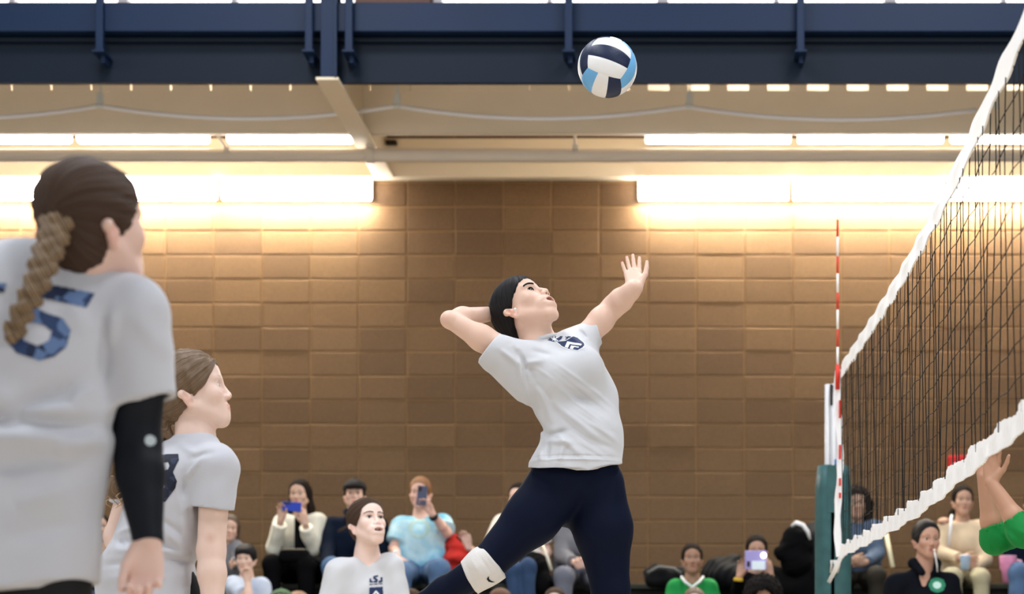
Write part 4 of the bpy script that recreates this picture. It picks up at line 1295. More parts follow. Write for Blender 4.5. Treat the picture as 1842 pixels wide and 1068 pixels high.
    FS = [(q(1000, 662), q(1080, 715), .007, .0016), (q(1003, 680), q(1092, 745), .007, -.0016), (q(1000, 700), q(1096, 775), .007, .0016), (q(1002, 728), q(1085, 792), .007, -.0014), (q(1010, 752), q(1075, 806), .007, .0014), (q(1030, 742), q(1110, 792), .007, -.0014), (q(960, 668), q(1010, 700), .007, .0012), (q(962, 690), q(1000, 735), .008, -.0016), (q(1060, 700), q(1106, 736), .007, .0012), (q(1040, 805), q(1100, 838), .007, -.0012),
          (q(950, 640), q(958, 700), .006, .003), (q(930, 650), q(952, 690), .006, -.002),
          (q(925, 632), q(965, 690), .012, -.006), (q(938, 640), q(950, 730), .010, .007), (q(905, 640), q(945, 672), .010, .005),
          (q(985, 720), q(1085, 800), .016, .004), (q(1000, 690), q(1105, 760), .015, -.0035), (q(1005, 750), q(1100, 830), .014, -.004), (q(990, 775), q(1060, 835), .012, .005),
          (q(970, 700), q(1000, 775), .014, .006), (q(985, 790), q(1030, 780), .010, -.007), (q(985, 800), q(1040, 805), .012, .006), (q(978, 815), q(975, 838), .008, .005), (q(992, 800), q(990, 840), .008, -.004),
          (q(1020, 800), q(1010, 842), .010, .005), (q(1050, 790), q(1110, 815), .012, -.003), (q(1060, 760), q(1115, 800), .012, .004), (q(1010, 700), q(1090, 720), .018, .003),
          (q(945, 668), q(985, 660), .012, .004), (q(1040, 590), q(1058, 612), .008, -.004), (q(1020, 598), q(1060, 640), .010, .003), (q(955, 745), q(990, 790), .010, -.006), (q(955, 640), q(1000, 650), .012, -.003),
          (q(952, 836), q(1120, 832), .004, .0022), (q(952, 829), q(1120, 825), .003, -.0015)]
    shirt = sdf_obj('shirt', T, .0037, m_shirt, root, post=combine_post(folds([(a_, b_, w_, m_ * 2.1) for a_, b_, w_, m_ in FS]), ripple(.0012, 40, 5)))
    # collar rib
    b = bmesh.new()
    pts = [np.array(p(*q_)) - np.array(root.location) for q_ in ((946, 620, .03), (951, 620, -.02), (961, 615, -.055), (974, 608, -.065), (988, 604, -.055), (999, 602, -.025), (1003, 605, .02))]
    add_tube(b, pts, [.006, .008, .009, .009, .009, .008, .006], 8); obj('collar', b, m_shirt, root, True)
    # ---- print on the chest: two navy shields
    u = p(1052, 630) - p(987, 611); u = unit(np.array([u[0], .35 * np.linalg.norm(u), u[2]])); v = unit(np.array([.12, .05, 1.0])); ray = unit(np.array([.35, -1, .25]))
    def pdec(name, pts, material, lift=.0018):
        # points in photograph pixels on the chest
        xs = [a for a, _ in pts]; ys = [c for _, c in pts]
        x0, x1, y0, y1 = min(xs), max(xs), min(ys), max(ys)
        pl = [((a - x0) / (x1 - x0), (y1 - c) / (y1 - y0)) for a, c in pts]
        corner = p(x0, y1, 0)
        return decal(name, [pl], corner, np.array([1., 0, 0]), np.array([0, 0, 1.]), ((x1 - x0) * px, (y1 - y0) * px), shirt, material, root, cell=.0011, lift=lift, ray=np.array([0, -1., 0]))
    C5 = lambda x, y: (870 + x / 6.283, 490 + y / 6.283)
    sh = [C5(*q_) for q_ in ((840, 815), (935, 800), (1020, 742), (1065, 755), (1140, 820), (1150, 860), (1130, 890), (1075, 925), (975, 905), (900, 870))]
    pdec('shield_border', [C5(*q_) for q_ in ((820, 812), (930, 792), (1015, 735), (1070, 745), (1150, 815), (1162, 860), (1140, 900), (1080, 935), (970, 918), (890, 880))], m_whiteprint, .0012)
    pdec('shield_print', sh, m_navyprint, .0018)
    pdec('chevron_print', [C5(*q_) for q_ in ((955, 805), (1120, 845), (1112, 868), (985, 842), (965, 895), (930, 880))], m_whiteprint, .0026)
    pdec('chevron_print', [C5(*q_) for q_ in ((1000, 860), (1090, 880), (1085, 893), (1035, 882), (1022, 912), (988, 902))], m_whiteprint, .0026)
    ba = [C5(*q_) for q_ in ((735, 800), (775, 765), (825, 742), (900, 740), (890, 775), (850, 808), (800, 815))]
    pdec('ball_emblem', ba, m_navyprint, .0018)
    for s, e in (((770, 765), (850, 800)), ((800, 745), (822, 812)), ((840, 740), (830, 770)), ((865, 742), (790, 800))):
        a, c = np.array(C5(*s)), np.array(C5(*e)); n = unit([-(c - a)[1], (c - a)[0]]) * 1.0
        pdec('ball_seam', [tuple(a + n), tuple(c + n), tuple(c - n), tuple(a - n)], m_whiteprint, .0026)
    for s in (((935, 740), (960, 765), (940, 790), (930, 780), (945, 765), (930, 750)), ((955, 740), (1000, 748), (985, 760), (965, 757), (960, 775), (948, 765))):
        pdec('scratch_print', [C5(*q_) for q_ in s], m_navyprint, .0018)
    # ---- leggings
    hp0, hp1 = p(1004, 872, .0), p(1072, 872, .03)
    KL, KR = p(872, 1018, -.06), p(1099, 1062, .04)
    G = [cone(p(1018, 838, .0), p(1062, 834, .02), r(46), r(44), .03, flat=(fw, .74)), cone(p(1016, 868, .0), p(1066, 868, .02), r(54), r(50), .03, flat=(fw, .84)),
         cone(hp0, p(958, 930, -.03), r(57), r(47), .03), cone(p(958, 930, -.03), KL, r(47), r(31), .04), cone(KL, p(800, 1066, .02), r(30), r(26), .03),
         cone(p(800, 1066, .02), p(725, 1108, .10), r(27), r(20), .03),
         cone(hp1, p(1084, 950, .04), r(52), r(51), .022), cone(p(1084, 950, .04), KR, r(51), r(33.5), .04), cone(KR, p(1112, 1160, .07), r(32), r(29), .03), cone(p(1112, 1160, .07), p(1110, 1252, .12), r(29), r(18), .03),
         ell(p(1020, 900, .09), (r(52), r(46), r(48)), k=.05)]
    GS = [(q(1096, 862), q(1080, 910), .012, -.003), (q(1030, 925), q(1075, 880), .014, -.003)]
    leg = sdf_obj('leggings', G, .0062, m_navy, root, post=combine_post(folds(GS), ripple(.0008, 30, 2)))
    for a, d in ((p(725, 1108, .10), unit(np.array([-.5, .3, -.8]))), (p(1110, 1252, .12), unit(np.array([.3, -.3, -.9])))):
        sdf_obj('shoe', [cone(a, a + d * .13, .036, .032, .02), cone(a - d * .0, a + np.array([.0, .06, -.03]), .034, .03, .02)], .008, mat('shoe_white', srgb(225, 225, 228), .5), root)
    # ---- knee pad
    m_pad2 = mat('white_knee_pad', srgb(220, 217, 214), .8, noise=.06, nscale=16, bump=.2, bscale=160)
    n0 = unit(p(888, 1013) - p(845, 1040)); n1 = -n0
    a0, a1 = p(888, 1012, -.055), p(845, 1040, -.035)
    Kp = [cone(p(903, 1001, -.055), p(872, 1019, -.06), r(35), r(34), .03, cuts=[(a0, unit(p(905, 990) - p(872, 1018) + np.array([0.01, .0, .004])))]),
          cone(p(872, 1019, -.06), p(836, 1046, -.03), r(34), r(31.5), .03, cuts=[(a1, unit(np.array([-.84, 0, -.42])))]),
          cone(p(880, 1008, -.055), p(920, 968, -.055), r(29.5), r(36), .002, 's'), cone(p(850, 1036, -.035), p(800, 1070, 0), r(26.5), r(26), .002, 's')]
    KF = [(q(875, 992), q(905, 1030), .005, .003), (q(866, 1000), q(893, 1040), .006, -.003), (q(850, 1005), q(880, 1050), .008, .003), (q(840, 1010), q(862, 1055), .008, -.002), (q(870, 1050), q(895, 1036), .006, -.003), (q(855, 1058), q(880, 1046), .006, .003)]
    pad = sdf_obj('knee_pad', Kp, .0042, m_pad2, root, post=combine_post(folds(KF), ripple(.001, 50, 9)))
    C2 = lambda x, y: (740 + x / 3.684, 780 + y / 3.684)
    sw = [C2(*q_) for q_ in ((528, 960), (520, 975), (530, 990), (550, 994), (572, 991), (550, 985), (536, 974), (533, 963), (538, 957))]
    xs = [a for a, _ in sw]; ys = [c for _, c in sw]; x0, x1, y0, y1 = min(xs), max(xs), min(ys), max(ys)
    decal('swoosh_print', [[((a - x0) / (x1 - x0), (y1 - c) / (y1 - y0)) for a, c in sw]], p(x0, y1, 0), np.array([1., 0, 0]), np.array([0, 0, 1.]), ((x1 - x0) * px, (y1 - y0) * px), pad, m_black, root, cell=.0009, ray=np.array([0, -1., 0]))
    return root
hitter()
m_brownhair = hair_mat('brown_hair', (0.020, 0.012, 0.009), (0.105, 0.060, 0.038), .6, .15)
m_blondebraid = hair_mat('dark_blonde_hair', (0.05, 0.028, 0.014), (0.34, 0.22, 0.115), .45)
m_ltbrown = hair_mat('light_brown_hair', (0.055, 0.030, 0.016), (0.27, 0.165, 0.085), .45)
m_shirt2 = jersey_mat('grey_jersey', srgb(192, 193, 200))
m_sleeve = mat('black_arm_sleeve', srgb(13, 17, 26), .6, noise=.2, nscale=9, bump=.06, bscale=400, spec=.2)
m_blackshort = mat('black_shorts', srgb(12, 12, 15), .7)
def camo_print(name, c0, c1, c2, scale):
    m = mat(name, c0, .6)
    nt = m.node_tree; N = nt.nodes; L = nt.links
    v = N.new('ShaderNodeTexVoronoi'); v.inputs['Scale'].default_value = scale
    tc = N.new('ShaderNodeTexCoord'); L.new(tc.outputs['Object'], v.inputs['Vector'])
    r = N.new('ShaderNodeValToRGB'); r.color_ramp.interpolation = 'CONSTANT'
    r.color_ramp.elements[0].color = c0; r.color_ramp.elements[1].color = c1; r.color_ramp.elements[1].position = .45
    e = r.color_ramp.elements.new(.72); e.color = c2
    sp = N.new('ShaderNodeSeparateColor'); L.new(v.outputs['Color'], sp.inputs['Color'])
    L.new(sp.outputs['Red'], r.inputs['Fac']); L.new(r.outputs['Color'], N['Principled BSDF'].inputs['Base Color'])
    return m
m_num = camo_print('navy_number_print', srgb(24, 38, 68), srgb(40, 60, 98), srgb(92, 116, 158), 42)
m_num8 = camo_print('dark_number_print', srgb(28, 34, 52), srgb(44, 52, 76), srgb(20, 24, 40), 50)

def braid(root, pts, w0, w1, material, h=.0035):
    """three-strand plait along pts"""
    pts = [np.asarray(q, float) for q in pts]
    L_ = [0]
    for a, c in zip(pts[:-1], pts[1:]): L_.append(L_[-1] + np.linalg.norm(c - a))
    def at(t):
        i = min(np.searchsorted(L_, t, side='right') - 1, len(pts) - 2); f = (t - L_[i]) / (L_[i + 1] - L_[i] + 1e-9)
        return lerp(pts[i], pts[i + 1], f)
    P = []
    n = int(L_[-1] / (w0 * 1.35)); tot = L_[-1]
    for k in range(n + 1):
        t = tot * k / n; c = at(t); d = unit(at(min(tot, t + .02)) - at(max(0, t - .02))); s = unit(np.cross(d, (0, 1, 0))); f = np.cross(s, d)
        w = w0 + (w1 - w0) * k / n
        for q in (-1, 1):
            a = c + s * q * w * .95 - d * w * .55; e = c - s * q * w * .10 + d * w * .75 - f * w * .35 * (1 if (k % 2 == 0) == (q > 0) else -1) * .6
            P.append(cone(a, e, w * .66, w * .72, .004))
    def strand(V):
        return (V @ np.array([31.0, 7.0, 17.0])) * .9
    return sdf_obj('braid', P, h, material, root, strand=strand, post=lambda q: .0009 * np.sin(q @ np.array([420., 100., 260.])))

def player_five():
    Z = 4.0; px = Z / F; p = lambda x, y, dz=0: W(x, y, Z + dz); r = lambda n: n * px
    root = empty('person', (W(60, 1000, Z)[0], Z, 0), 'player with a long braid seen from behind, black arm sleeve, 5 on grey shirt', 'person')
    R = facing(142, 6, 0); H = Head(p(170, 404), R, 1.0)
    sk = (0.74, 0.50, 0.42)
    P = H.prims()
    P += [cone(H.L(0, -.02, -.06), p(140, 480, .03), .054, .06, .02), cone(p(140, 480, .03), p(60, 590, 0), .06, .08, .03)]
    S1, E1, W1 = p(252, 575, .02), p(246, 800, .04), p(266, 972, -.02)
    S0, E0, W0 = p(-150, 560, .02), p(-185, 790, .04), p(-170, 970, -.04)
    for S, E, Wr in ((S1, E1, W1), (S0, E0, W0)):
        P += [cone(lerp(S, p(60, 580), .3), S, .05, .05, .03), cone(S, E, .050, .040, .02), cone(E, lerp(E, Wr, .3), .040, .041, .02), cone(lerp(E, Wr, .3), Wr, .041, .026, .02)]
    hp, _ = hand_prims(W1, np.array([-.02, -.15, -1.0]), np.array([-1.0, -.2, .0]), 1.0, .92, spread=.5, thumb=.1); P += hp
    hp, _ = hand_prims(W0, np.array([.02, -.15, -1.0]), np.array([1.0, -.2, .0]), .6, .95); P += hp
    for sx in (-1, 1):
        hp_ = p(40 + sx * 85, 1080, 0); kn = p(40 + sx * 100, 1240, -.10 + .0); an = np.array([kn[0], Z + .15, .09])
        hp_ = p(15 + sx * 66, 1070, 0); kn = hp_ + np.array([.02 * sx, .10, -.36]); an = np.array([kn[0], kn[1] - .12, .09])
        P += [cone(hp_, kn, .078, .056, .03), cone(kn, an, .055, .036, .02), cone(an, an + np.array([0, .16, -.04]), .035, .03, .02)]
    P.append(cone(p(-30, 1020), p(70, 1020), .06, .06, .04))
    sdf_obj('body', P, .0062, m_skin, root, base=sk, paints=H.paints(sk))
    H.eyes(root, n=10)
    # hair drawn to a tie at the upper left of the back of the head
    tie = H.L(-.048, -.098, -.008); tie = p(105, 390, -.085); ax = unit(H.c - tie)
    Hp = hair_cap(H, thick=.011, temple=.004)
    Hp += [ell(H.L(0, -.045, -.055), (.062, .055, .045), R, .02), cone(lerp(H.c, tie, .62), tie, .04, .022, .03)]
    sdf_obj('hair', Hp, .0042, m_brownhair, root, post=strand_relief(tie, ax, .0013, 40), strand=strand_about(tie, ax, 9))
    braid(root, [p(104, 384, -.095), p(97, 420, -.11), p(80, 470, -.135), p(62, 520, -.15), p(38, 565, -.15), p(24, 598, -.145)], .023, .015, m_blondebraid)
    # shirt
    fw = np.array([0, 1.0, 0]); fl = (fw, .72)
    T = [cone(p(-140, 555, .02), p(238, 552, .02), r(62), r(60), .04), cone(p(55, 530, .02), p(150, 488, .03), r(80), r(64), .05),
         cone(p(-20, 640, .0), p(0, 800, 0), r(150), r(138), .06, flat=fl), cone(p(112, 640, .0), p(82, 800, 0), r(112), r(108), .06, flat=fl),
         cone(p(20, 560, .0), p(20, 650, .0), r(120), r(150), .06, flat=fl)]
    hem = [(p(60, 1052, 0), unit(np.array([.05, -.02, -1.0])))]
    fl2 = (fw, .95)
    T += [cone(p(-20, 800, 0), p(-40, 1070, 0), r(135), r(150), .05, flat=fl2, cuts=hem), cone(p(85, 800, 0), p(50, 1070, 0), r(104), r(124), .05, flat=fl2, cuts=hem)]
    cut = [(p(244, 722, .03), unit(np.array([.16, .02, -1.0])))]
    T += [cone(p(240, 580, .02), p(256, 730, .03), r(63), r(64), .03, cuts=cut), cone(p(225, 600, .02), p(238, 720, .03), r(50), r(52), .03, cuts=cut)]
    T += [cone(p(-150, 570, .02), p(-180, 730, .03), r(63), r(64), .03, cuts=[(p(-175, 722, .03), unit(np.array([-.16, .02, -1.0])))])]
    T += [cone(p(250, 705, .03), p(256, 800, .03), r(50), r(50), .006, 's'), cone(p(148, 486, .03), p(165, 420, .03), r(62), r(68), .012, 's')]
    q = lambda x, y: p(x, y)
    FS = [(q(205, 570), q(193, 720), .013, -.0065), (q(215, 560), q(196, 700), .03, -.003), (q(222, 560), q(205, 640), .012, .006), (q(190, 700), q(150, 740), .02, .008),
          (q(190, 690), q(-20, 790), .016, -.008), (q(200, 770), q(-60, 770), .016, -.010), (q(200, 745), q(60, 760), .018, .010), (q(190, 800), q(0, 800), .02, .010), (q(150, 830), q(0, 860), .02, -.006),
          (q(205, 790), q(120, 830), .016, .008), (q(160, 880), q(60, 920), .022, .006), (q(175, 940), q(40, 980), .02, -.004), (q(140, 540), q(180, 620), .02, .005), (q(250, 560), q(310, 650), .02, .004), (q(10, 690), q(60, 760), .02, .006)]
    shirt = sdf_obj('shirt', T, .0062, m_shirt2, root, post=combine_post(folds([(a_, b_, w_, m_ * 1.7) for a_, b_, w_, m_ in FS]), ripple(.002, 22, 8)))
    # number: a partly hidden 1 and a 5
    C3 = lambda x, y: (x * .3746, 260 + y * .3746)
    five = [C3(*a) for a in ((150, 670), (445, 715), (415, 790), (215, 752), (200, 800), (240, 825), (320, 850), (355, 905), (340, 985), (290, 1035), (230, 1058), (130, 1025), (75, 960), (80, 905), (140, 915), (160, 965), (220, 990), (268, 960), (278, 915), (240, 885), (165, 870), (130, 830))]
    def pd(name, pts, material, cell=.002):
        xs = [a for a, _ in pts]; ys = [c for _, c in pts]; x0, x1, y0, y1 = min(xs), max(xs), min(ys), max(ys)
        return decal(name, [[((a - x0) / (x1 - x0), (y1 - c) / (y1 - y0)) for a, c in pts]], p(x0, y1, -.06), np.array([1., 0, 0]), np.array([0, 0, 1.]), ((x1 - x0) * px, (y1 - y0) * px), shirt, material, root, cell=cell, ray=np.array([0, -1., 0]))
    pd('number_five', five, m_num)
    pd('number_digit', [C3(*a) for a in ((-190, 690), (60, 690), (55, 735), (-60, 735), (-75, 800), (0, 820), (25, 880), (10, 960), (-60, 1000), (-160, 980), (-190, 930), (-150, 915), (-80, 940), (-50, 890), (-100, 860), (-190, 850))], m_num)
    # arm sleeve
    Sl = [cone(lerp(S1, E1, .52), E1, .0515, .0455, .02), cone(E1, lerp(E1, W1, .3), .0455, .0455, .02), cone(lerp(E1, W1, .3), lerp(E1, W1, 1.02), .0455, .0295, .02, cuts=[(p(266, 978, -.02), unit(W1 - E1))])]
    sl = sdf_obj('arm_sleeve', Sl, .005, m_sleeve, root, post=ripple(.0012, 40, 4))
    sl['label'] = 'black compression arm sleeve'
    o = decal('sleeve_emblem', [[(.5 + .5 * math.cos(a), .5 + .5 * math.sin(a)) for a in np.linspace(0, 6.28, 16)[:-1]]], p(262, 802, 0), np.array([1., 0, 0]), np.array([0, 0, 1.]), (.017, .022), sl, mat('pale_emblem', srgb(176, 186, 190), .5), root, cell=.0015, ray=np.array([0, -1., 0]))
    # shorts
    G = [cone(p(-45, 1050, 0), p(70, 1050, 0), .085, .085, .04, flat=(fw, .85))]
    for sx in (-1, 1):
        a = p(15 + sx * 66, 1055, 0); G.append(cone(a, a + np.array([0, .02, -.14]), .088, .088, .03, cuts=[(a + np.array([0, 0, -.10]), np.array([0, 0, -1.0]))]))
    sdf_obj('shorts', G, .009, m_blackshort, root)
player_five()

def player_eight():
    Z = 6.35; px = Z / F; p = lambda x, y, dz=0: W(x, y, Z + dz); r = lambda n: n * px
    root = empty('person', (W(280, 1000, Z)[0], Z, 0), 'player in profile with light brown ponytail, 8 on the back of grey shirt', 'person')
    R = facing(98, 12, 0); H = Head(p(347, 704), R, 1.03)
    sk = (0.80, 0.58, 0.49)
    P = H.prims()
    P += [cone(H.L(0, -.022, -.055), p(352, 790, 0), .05, .056, .02), cone(p(352, 790, 0), p(340, 840, 0), .056, .08, .03)]
    S1, E1, W1 = p(388, 838, -.10), p(380, 990, -.11), p(384, 1130, -.16)
    S0, E0, W0 = p(250, 845, .12), p(212, 965, .14), p(240, 1090, .05)
    for S, E, Wr in ((S1, E1, W1), (S0, E0, W0)):
        P += [cone(lerp(S, p(330, 840), .3), S, .045, .047, .03), cone(S, E, .047, .042, .02), cone(E, lerp(E, Wr, .3), .042, .041, .015), cone(lerp(E, Wr, .3), Wr, .041, .026, .02)]
        hp, _ = hand_prims(Wr, np.array([.25, -.1, -1.0]), np.array([1.0, -.2, .2]), .6, .9); P += hp
    for sx, dz in ((-1, .08), (1, -.08)):
        a = p(275, 1070, dz); kn = a + np.array([.18, .02, -.30]); an = np.array([kn[0] - .12, kn[1], .08])
        P += [cone(a, kn, .075, .056, .03), cone(kn, an, .052, .036, .02), cone(an, an + np.array([.15, 0, -.03]), .034, .03, .02)]
    P.append(cone(p(275, 1060, -.05), p(275, 1060, .05), .07, .07, .04))
    sdf_obj('body', P, .0054, m_skin, root, base=sk, paints=H.paints(sk, brow=(.22, .13, .08), browamt=.5) + [(p(379, 968, -.15), I3, (.022, .05, .022), (.62, .36, .27), .9, .5)])
    H.eyes(root, (.12, .16, .2), n=12)
    tie = H.L(.0, -.112, -.045); ax = unit(H.L(0, .03, .05) - tie)
    Hp = hair_cap(H, up=-.008, thick=.012, temple=-.012)
    Hp += [cone(H.L(0, -.075, -.02), tie, .05, .022, .03), cone(tie, p(283, 800, .0), .022, .028, .02), cone(p(283, 800, 0), p(240, 840, .0), .028, .024, .02), cone(p(240, 840, 0), p(207, 880, .02), .022, .030, .02),
           cone(tie, p(308, 790, -.02), .014, .012, .02), cone(p(308, 790, -.02), p(306, 806, -.02), .012, .005, .01)]
    sdf_obj('hair', Hp, .0036, m_ltbrown, root, post=combine_post(strand_relief(tie, ax, .0015, 40), ripple(.002, 90, 3)), strand=strand_about(tie, ax, 10))
    # loose wisps on the crown and at the curly end
    b = bmesh.new(); rr = random.Random(3); o_ = np.array(root.location)
    for k in range(16):
        x = 335 + rr.random() * 46; y = 655 + abs(x - 350) * .25
        a = p(x, y, rr.uniform(-.05, .02)); c = a + np.array([rr.uniform(-.03, .02), 0, rr.uniform(.008, .024)]); d = c + np.array([rr.uniform(-.03, .03), 0, rr.uniform(-.012, .008)])
        add_tube(b, [a - o_, lerp(a, c, .6) + [0, 0, .006] - o_, c - o_, d - o_], [.0010, .0009, .0008, .0004], 4)
    for k in range(26):
        a = p(rr.uniform(200, 226), rr.uniform(845, 885), rr.uniform(-.02, .04)); pts = [a - o_]
        d = rr.uniform(0, 6)
        for t in range(6): pts.append(a + np.array([.012 * math.sin(d + t * 1.5) - .003 * t, .004 * t, -.010 * t]) - o_)
        add_tube(b, pts, [.0016] * 6 + [.0006], 4)
    me = obj('loose_curls', b, mat('wisp_hair', srgb(190, 160, 120), .5), root, True)
    # shirt
    fw = unit(np.array([.97, .25, 0])); fl = (fw, .8)
    T = [cone(p(385, 840, -.09), p(262, 845, .10), r(38), r(36), .04), cone(p(352, 806, 0), p(376, 836, -.06), r(36), r(40), .04), cone(p(352, 806, 0), p(300, 836, .06), r(36), r(38), .04),
         cone(p(322, 870, -.03), p(300, 960, -.03), r(70), r(62), .05), cone(p(300, 870, .06), p(278, 960, .05), r(66), r(60), .05),
         cone(p(296, 955, -.02), p(268, 1030, -.02), r(62), r(74), .04), cone(p(278, 955, .05), p(250, 1040, .05), r(58), r(74), .04), cone(p(268, 1030, -.02), p(272, 1110, -.03), r(76), r(86), .03), cone(p(250, 1040, .04), p(258, 1110, .04), r(74), r(86), .03)]
    cut = [(p(381, 914, -.10), unit(np.array([-.10, .05, -1.0])))]
    T += [cone(p(388, 845, -.10), p(381, 925, -.11), r(40), r(38), .03, cuts=cut), cone(p(232, 860, .12), p(214, 918, .13), r(22), r(22), .03, cuts=[(p(218, 908, .13), unit(E0 - S0))])]
    T += [cone(p(381, 902, -.105), p(380, 960, -.11), r(31.5), r(31.5), .005, 's'), cone(p(352, 800, 0), p(352, 745, 0), r(31), r(36), .012, 's')]
    q = lambda x, y: p(x, y)
    FS = [(q(350, 860), q(348, 910), .010, -.007), (q(360, 835), q(410, 822), .010, -.006), (q(352, 870), q(395, 826), .008, .005), (q(345, 880), q(350, 985), .012, .006),
          (q(300, 935), q(350, 970), .012, -.006), (q(215, 960), q(290, 950), .010, .008), (q(215, 975), q(350, 990), .012, -.010), (q(210, 990), q(340, 1000), .014, .010), (q(320, 960), q(352, 1000), .010, .006), (q(225, 975), q(245, 990), .008, -.006),
          (q(190, 1020), q(340, 1012), .012, -.007), (q(300, 1000), q(352, 1015), .010, -.008), (q(340, 1010), q(352, 1060), .010, .006), (q(200, 1045), q(330, 1040), .014, .004), (q(330, 800), q(380, 830), .012, .003)]
    shirt = sdf_obj('shirt', T, .0052, m_shirt2, root, post=combine_post(folds([(a_, b_, w_, m_ * 1.4) for a_, b_, w_, m_ in FS]), ripple(.0018, 30, 6)))
    # the 8 on the back
    def pd(name, polys, material, cell=.0016):
        allp = [a for pl in polys for a in pl]; xs = [a for a, _ in allp]; ys = [c for _, c in allp]; x0, x1, y0, y1 = min(xs), max(xs), min(ys), max(ys)
        return decal(name, [[((a - x0) / (x1 - x0), (y1 - c) / (y1 - y0)) for a, c in pl] for pl in polys], p(x0, y1, -.105), np.array([1., 0, 0]), np.array([0, 0, 1.]), ((x1 - x0) * px, (y1 - y0) * px), shirt, material, root, cell=cell, ray=np.array([0, -1., 0]))
    C4 = lambda x, y: (x / 2.4957, 640 + y / 2.4957)
    pd('number_eight', [[C4(*a) for a in ((680, 470), (700, 448), (805, 446), (812, 475), (790, 530), (808, 570), (800, 600), (755, 660), (690, 662), (660, 620), (690, 560), (665, 520))],
                        [C4(*a) for a in ((722, 488), (765, 484), (774, 500), (768, 518), (725, 528), (712, 510))], [C4(*a) for a in ((722, 572), (748, 570), (756, 595), (738, 614), (718, 612), (708, 592))]], m_num8)
    G = [cone(p(268, 1110, -.05), p(262, 1110, .05), .09, .09, .04)]
    for dz in (-.08, .08):
        a = p(275, 1090, dz); G.append(cone(a, a + np.array([.10, 0, -.14]), .085, .085, .03))
    G.append(cone(p(335, 1040, -.03), p(352, 1090, -.03), .03, .05, .03))
    sdf_obj('shorts', G, .008, m_blackshort, root)
player_eight()

def player_defender():
    """team mate facing the camera between the spectators and the hitter"""
    Z = 10.9; px = Z / F; p = lambda x, y, dz=0: W(x, y, Z + dz)
    root, H, J, shirt = seated('person', 'player facing the camera, open mouth, brown tied hair, navy crest on grey shirt', (661, 940), Z, yaw=36, pitch=16, hs=1.09, body=25, skin=(.82, .60, .52),
        hair=None, over={'N': (660, 996, .03), 'S0': (612, 1030, -.03), 'S1': (700, 1022, .06), 'H0': (625, 1175, .05), 'H1': (690, 1175, .10), 'E0': (585, 1120, -.08), 'E1': (722, 1110, .02), 'W0': (620, 1180, -.25), 'W1': (700, 1180, -.22)},
        top=dict(mat=m_shirt, sleeve='long', fit=1.25), bottom=dict(mat=m_blackshort, name='shorts'), group=None, hv=.0054, stand=True, mouth=.9, iris=(.05, .04, .035), brow=(.05, .03, .022))
    tie = H.L(0, -.108, -.03); ax = unit(H.L(0, .03, .05) - tie)
    Hp = hair_cap(H, up=.004, thick=.013, temple=-.012)
    Hp += [cone(H.L(0, -.08, -.01), tie, .05, .03, .03), cone(H.L(-.02, -.10, -.03), H.L(-.02, -.105, -.12), .03, .02, .02)]
    sdf_obj('hair', Hp, .0042, m_brownhair, root, post=strand_relief(tie, ax, .0014, 40), strand=strand_about(tie, ax, 10))
    b = bmesh.new(); o_ = np.array(root.location); rr = random.Random(8)
    for k in range(9):
        e = p(606 + rr.uniform(0, 10), 954 + rr.uniform(-3, 4), .05)
        add_tube(b, [np.array(p(645, 945 + rr.uniform(-3, 3), .05)) - o_, np.array(p(630, 944 + rr.uniform(-2, 3), .06)) - o_, e - o_], [.004, .003, .0008], 5)
    obj('loose_strands', b, m_brownhair, root, True)
    brow_lash(H, H.prims(), root, m_brownhair, w=.75)
    def pd(name, pts, material, lift=.003):
        xs = [a for a, _ in pts]; ys = [c for _, c in pts]; x0, x1, y0, y1 = min(xs), max(xs), min(ys), max(ys)
        return decal(name, [[((a - x0) / (x1 - x0), (y1 - c) / (y1 - y0)) for a, c in pts]], p(x0, y1, -.08), np.array([1., 0, 0]), np.array([0, 0, 1.]), ((x1 - x0) * px, (y1 - y0) * px), shirt, material, root, cell=.0022, lift=lift, ray=np.array([0, -1., 0]))
    D = lambda x, y: (560 + x / 4.685, 840 + y / 4.685)
    pd('crest_block', [D(*a) for a in ((490, 1015), (595, 1005), (598, 1090), (545, 1130), (492, 1090))], m_navyprint)
    pd('crest_chevron', [D(*a) for a in ((515, 1075), (543, 1035), (575, 1072), (565, 1085), (543, 1058), (527, 1085))], m_whiteprint, .005)
    for pl in (((488, 935), (500, 935), (502, 955), (515, 955), (515, 970), (488, 970)), ((515, 915), (550, 905), (555, 918), (530, 925), (555, 945), (550, 968), (520, 970), (518, 958), (538, 955), (515, 935)), ((560, 955), (575, 950), (572, 925), (588, 922), (590, 965), (560, 970)), ((490, 985), (590, 975), (590, 981), (490, 991))):
        pd('crest_lettering', [D(*a) for a in pl], m_navyprint)
    return root
player_defender()

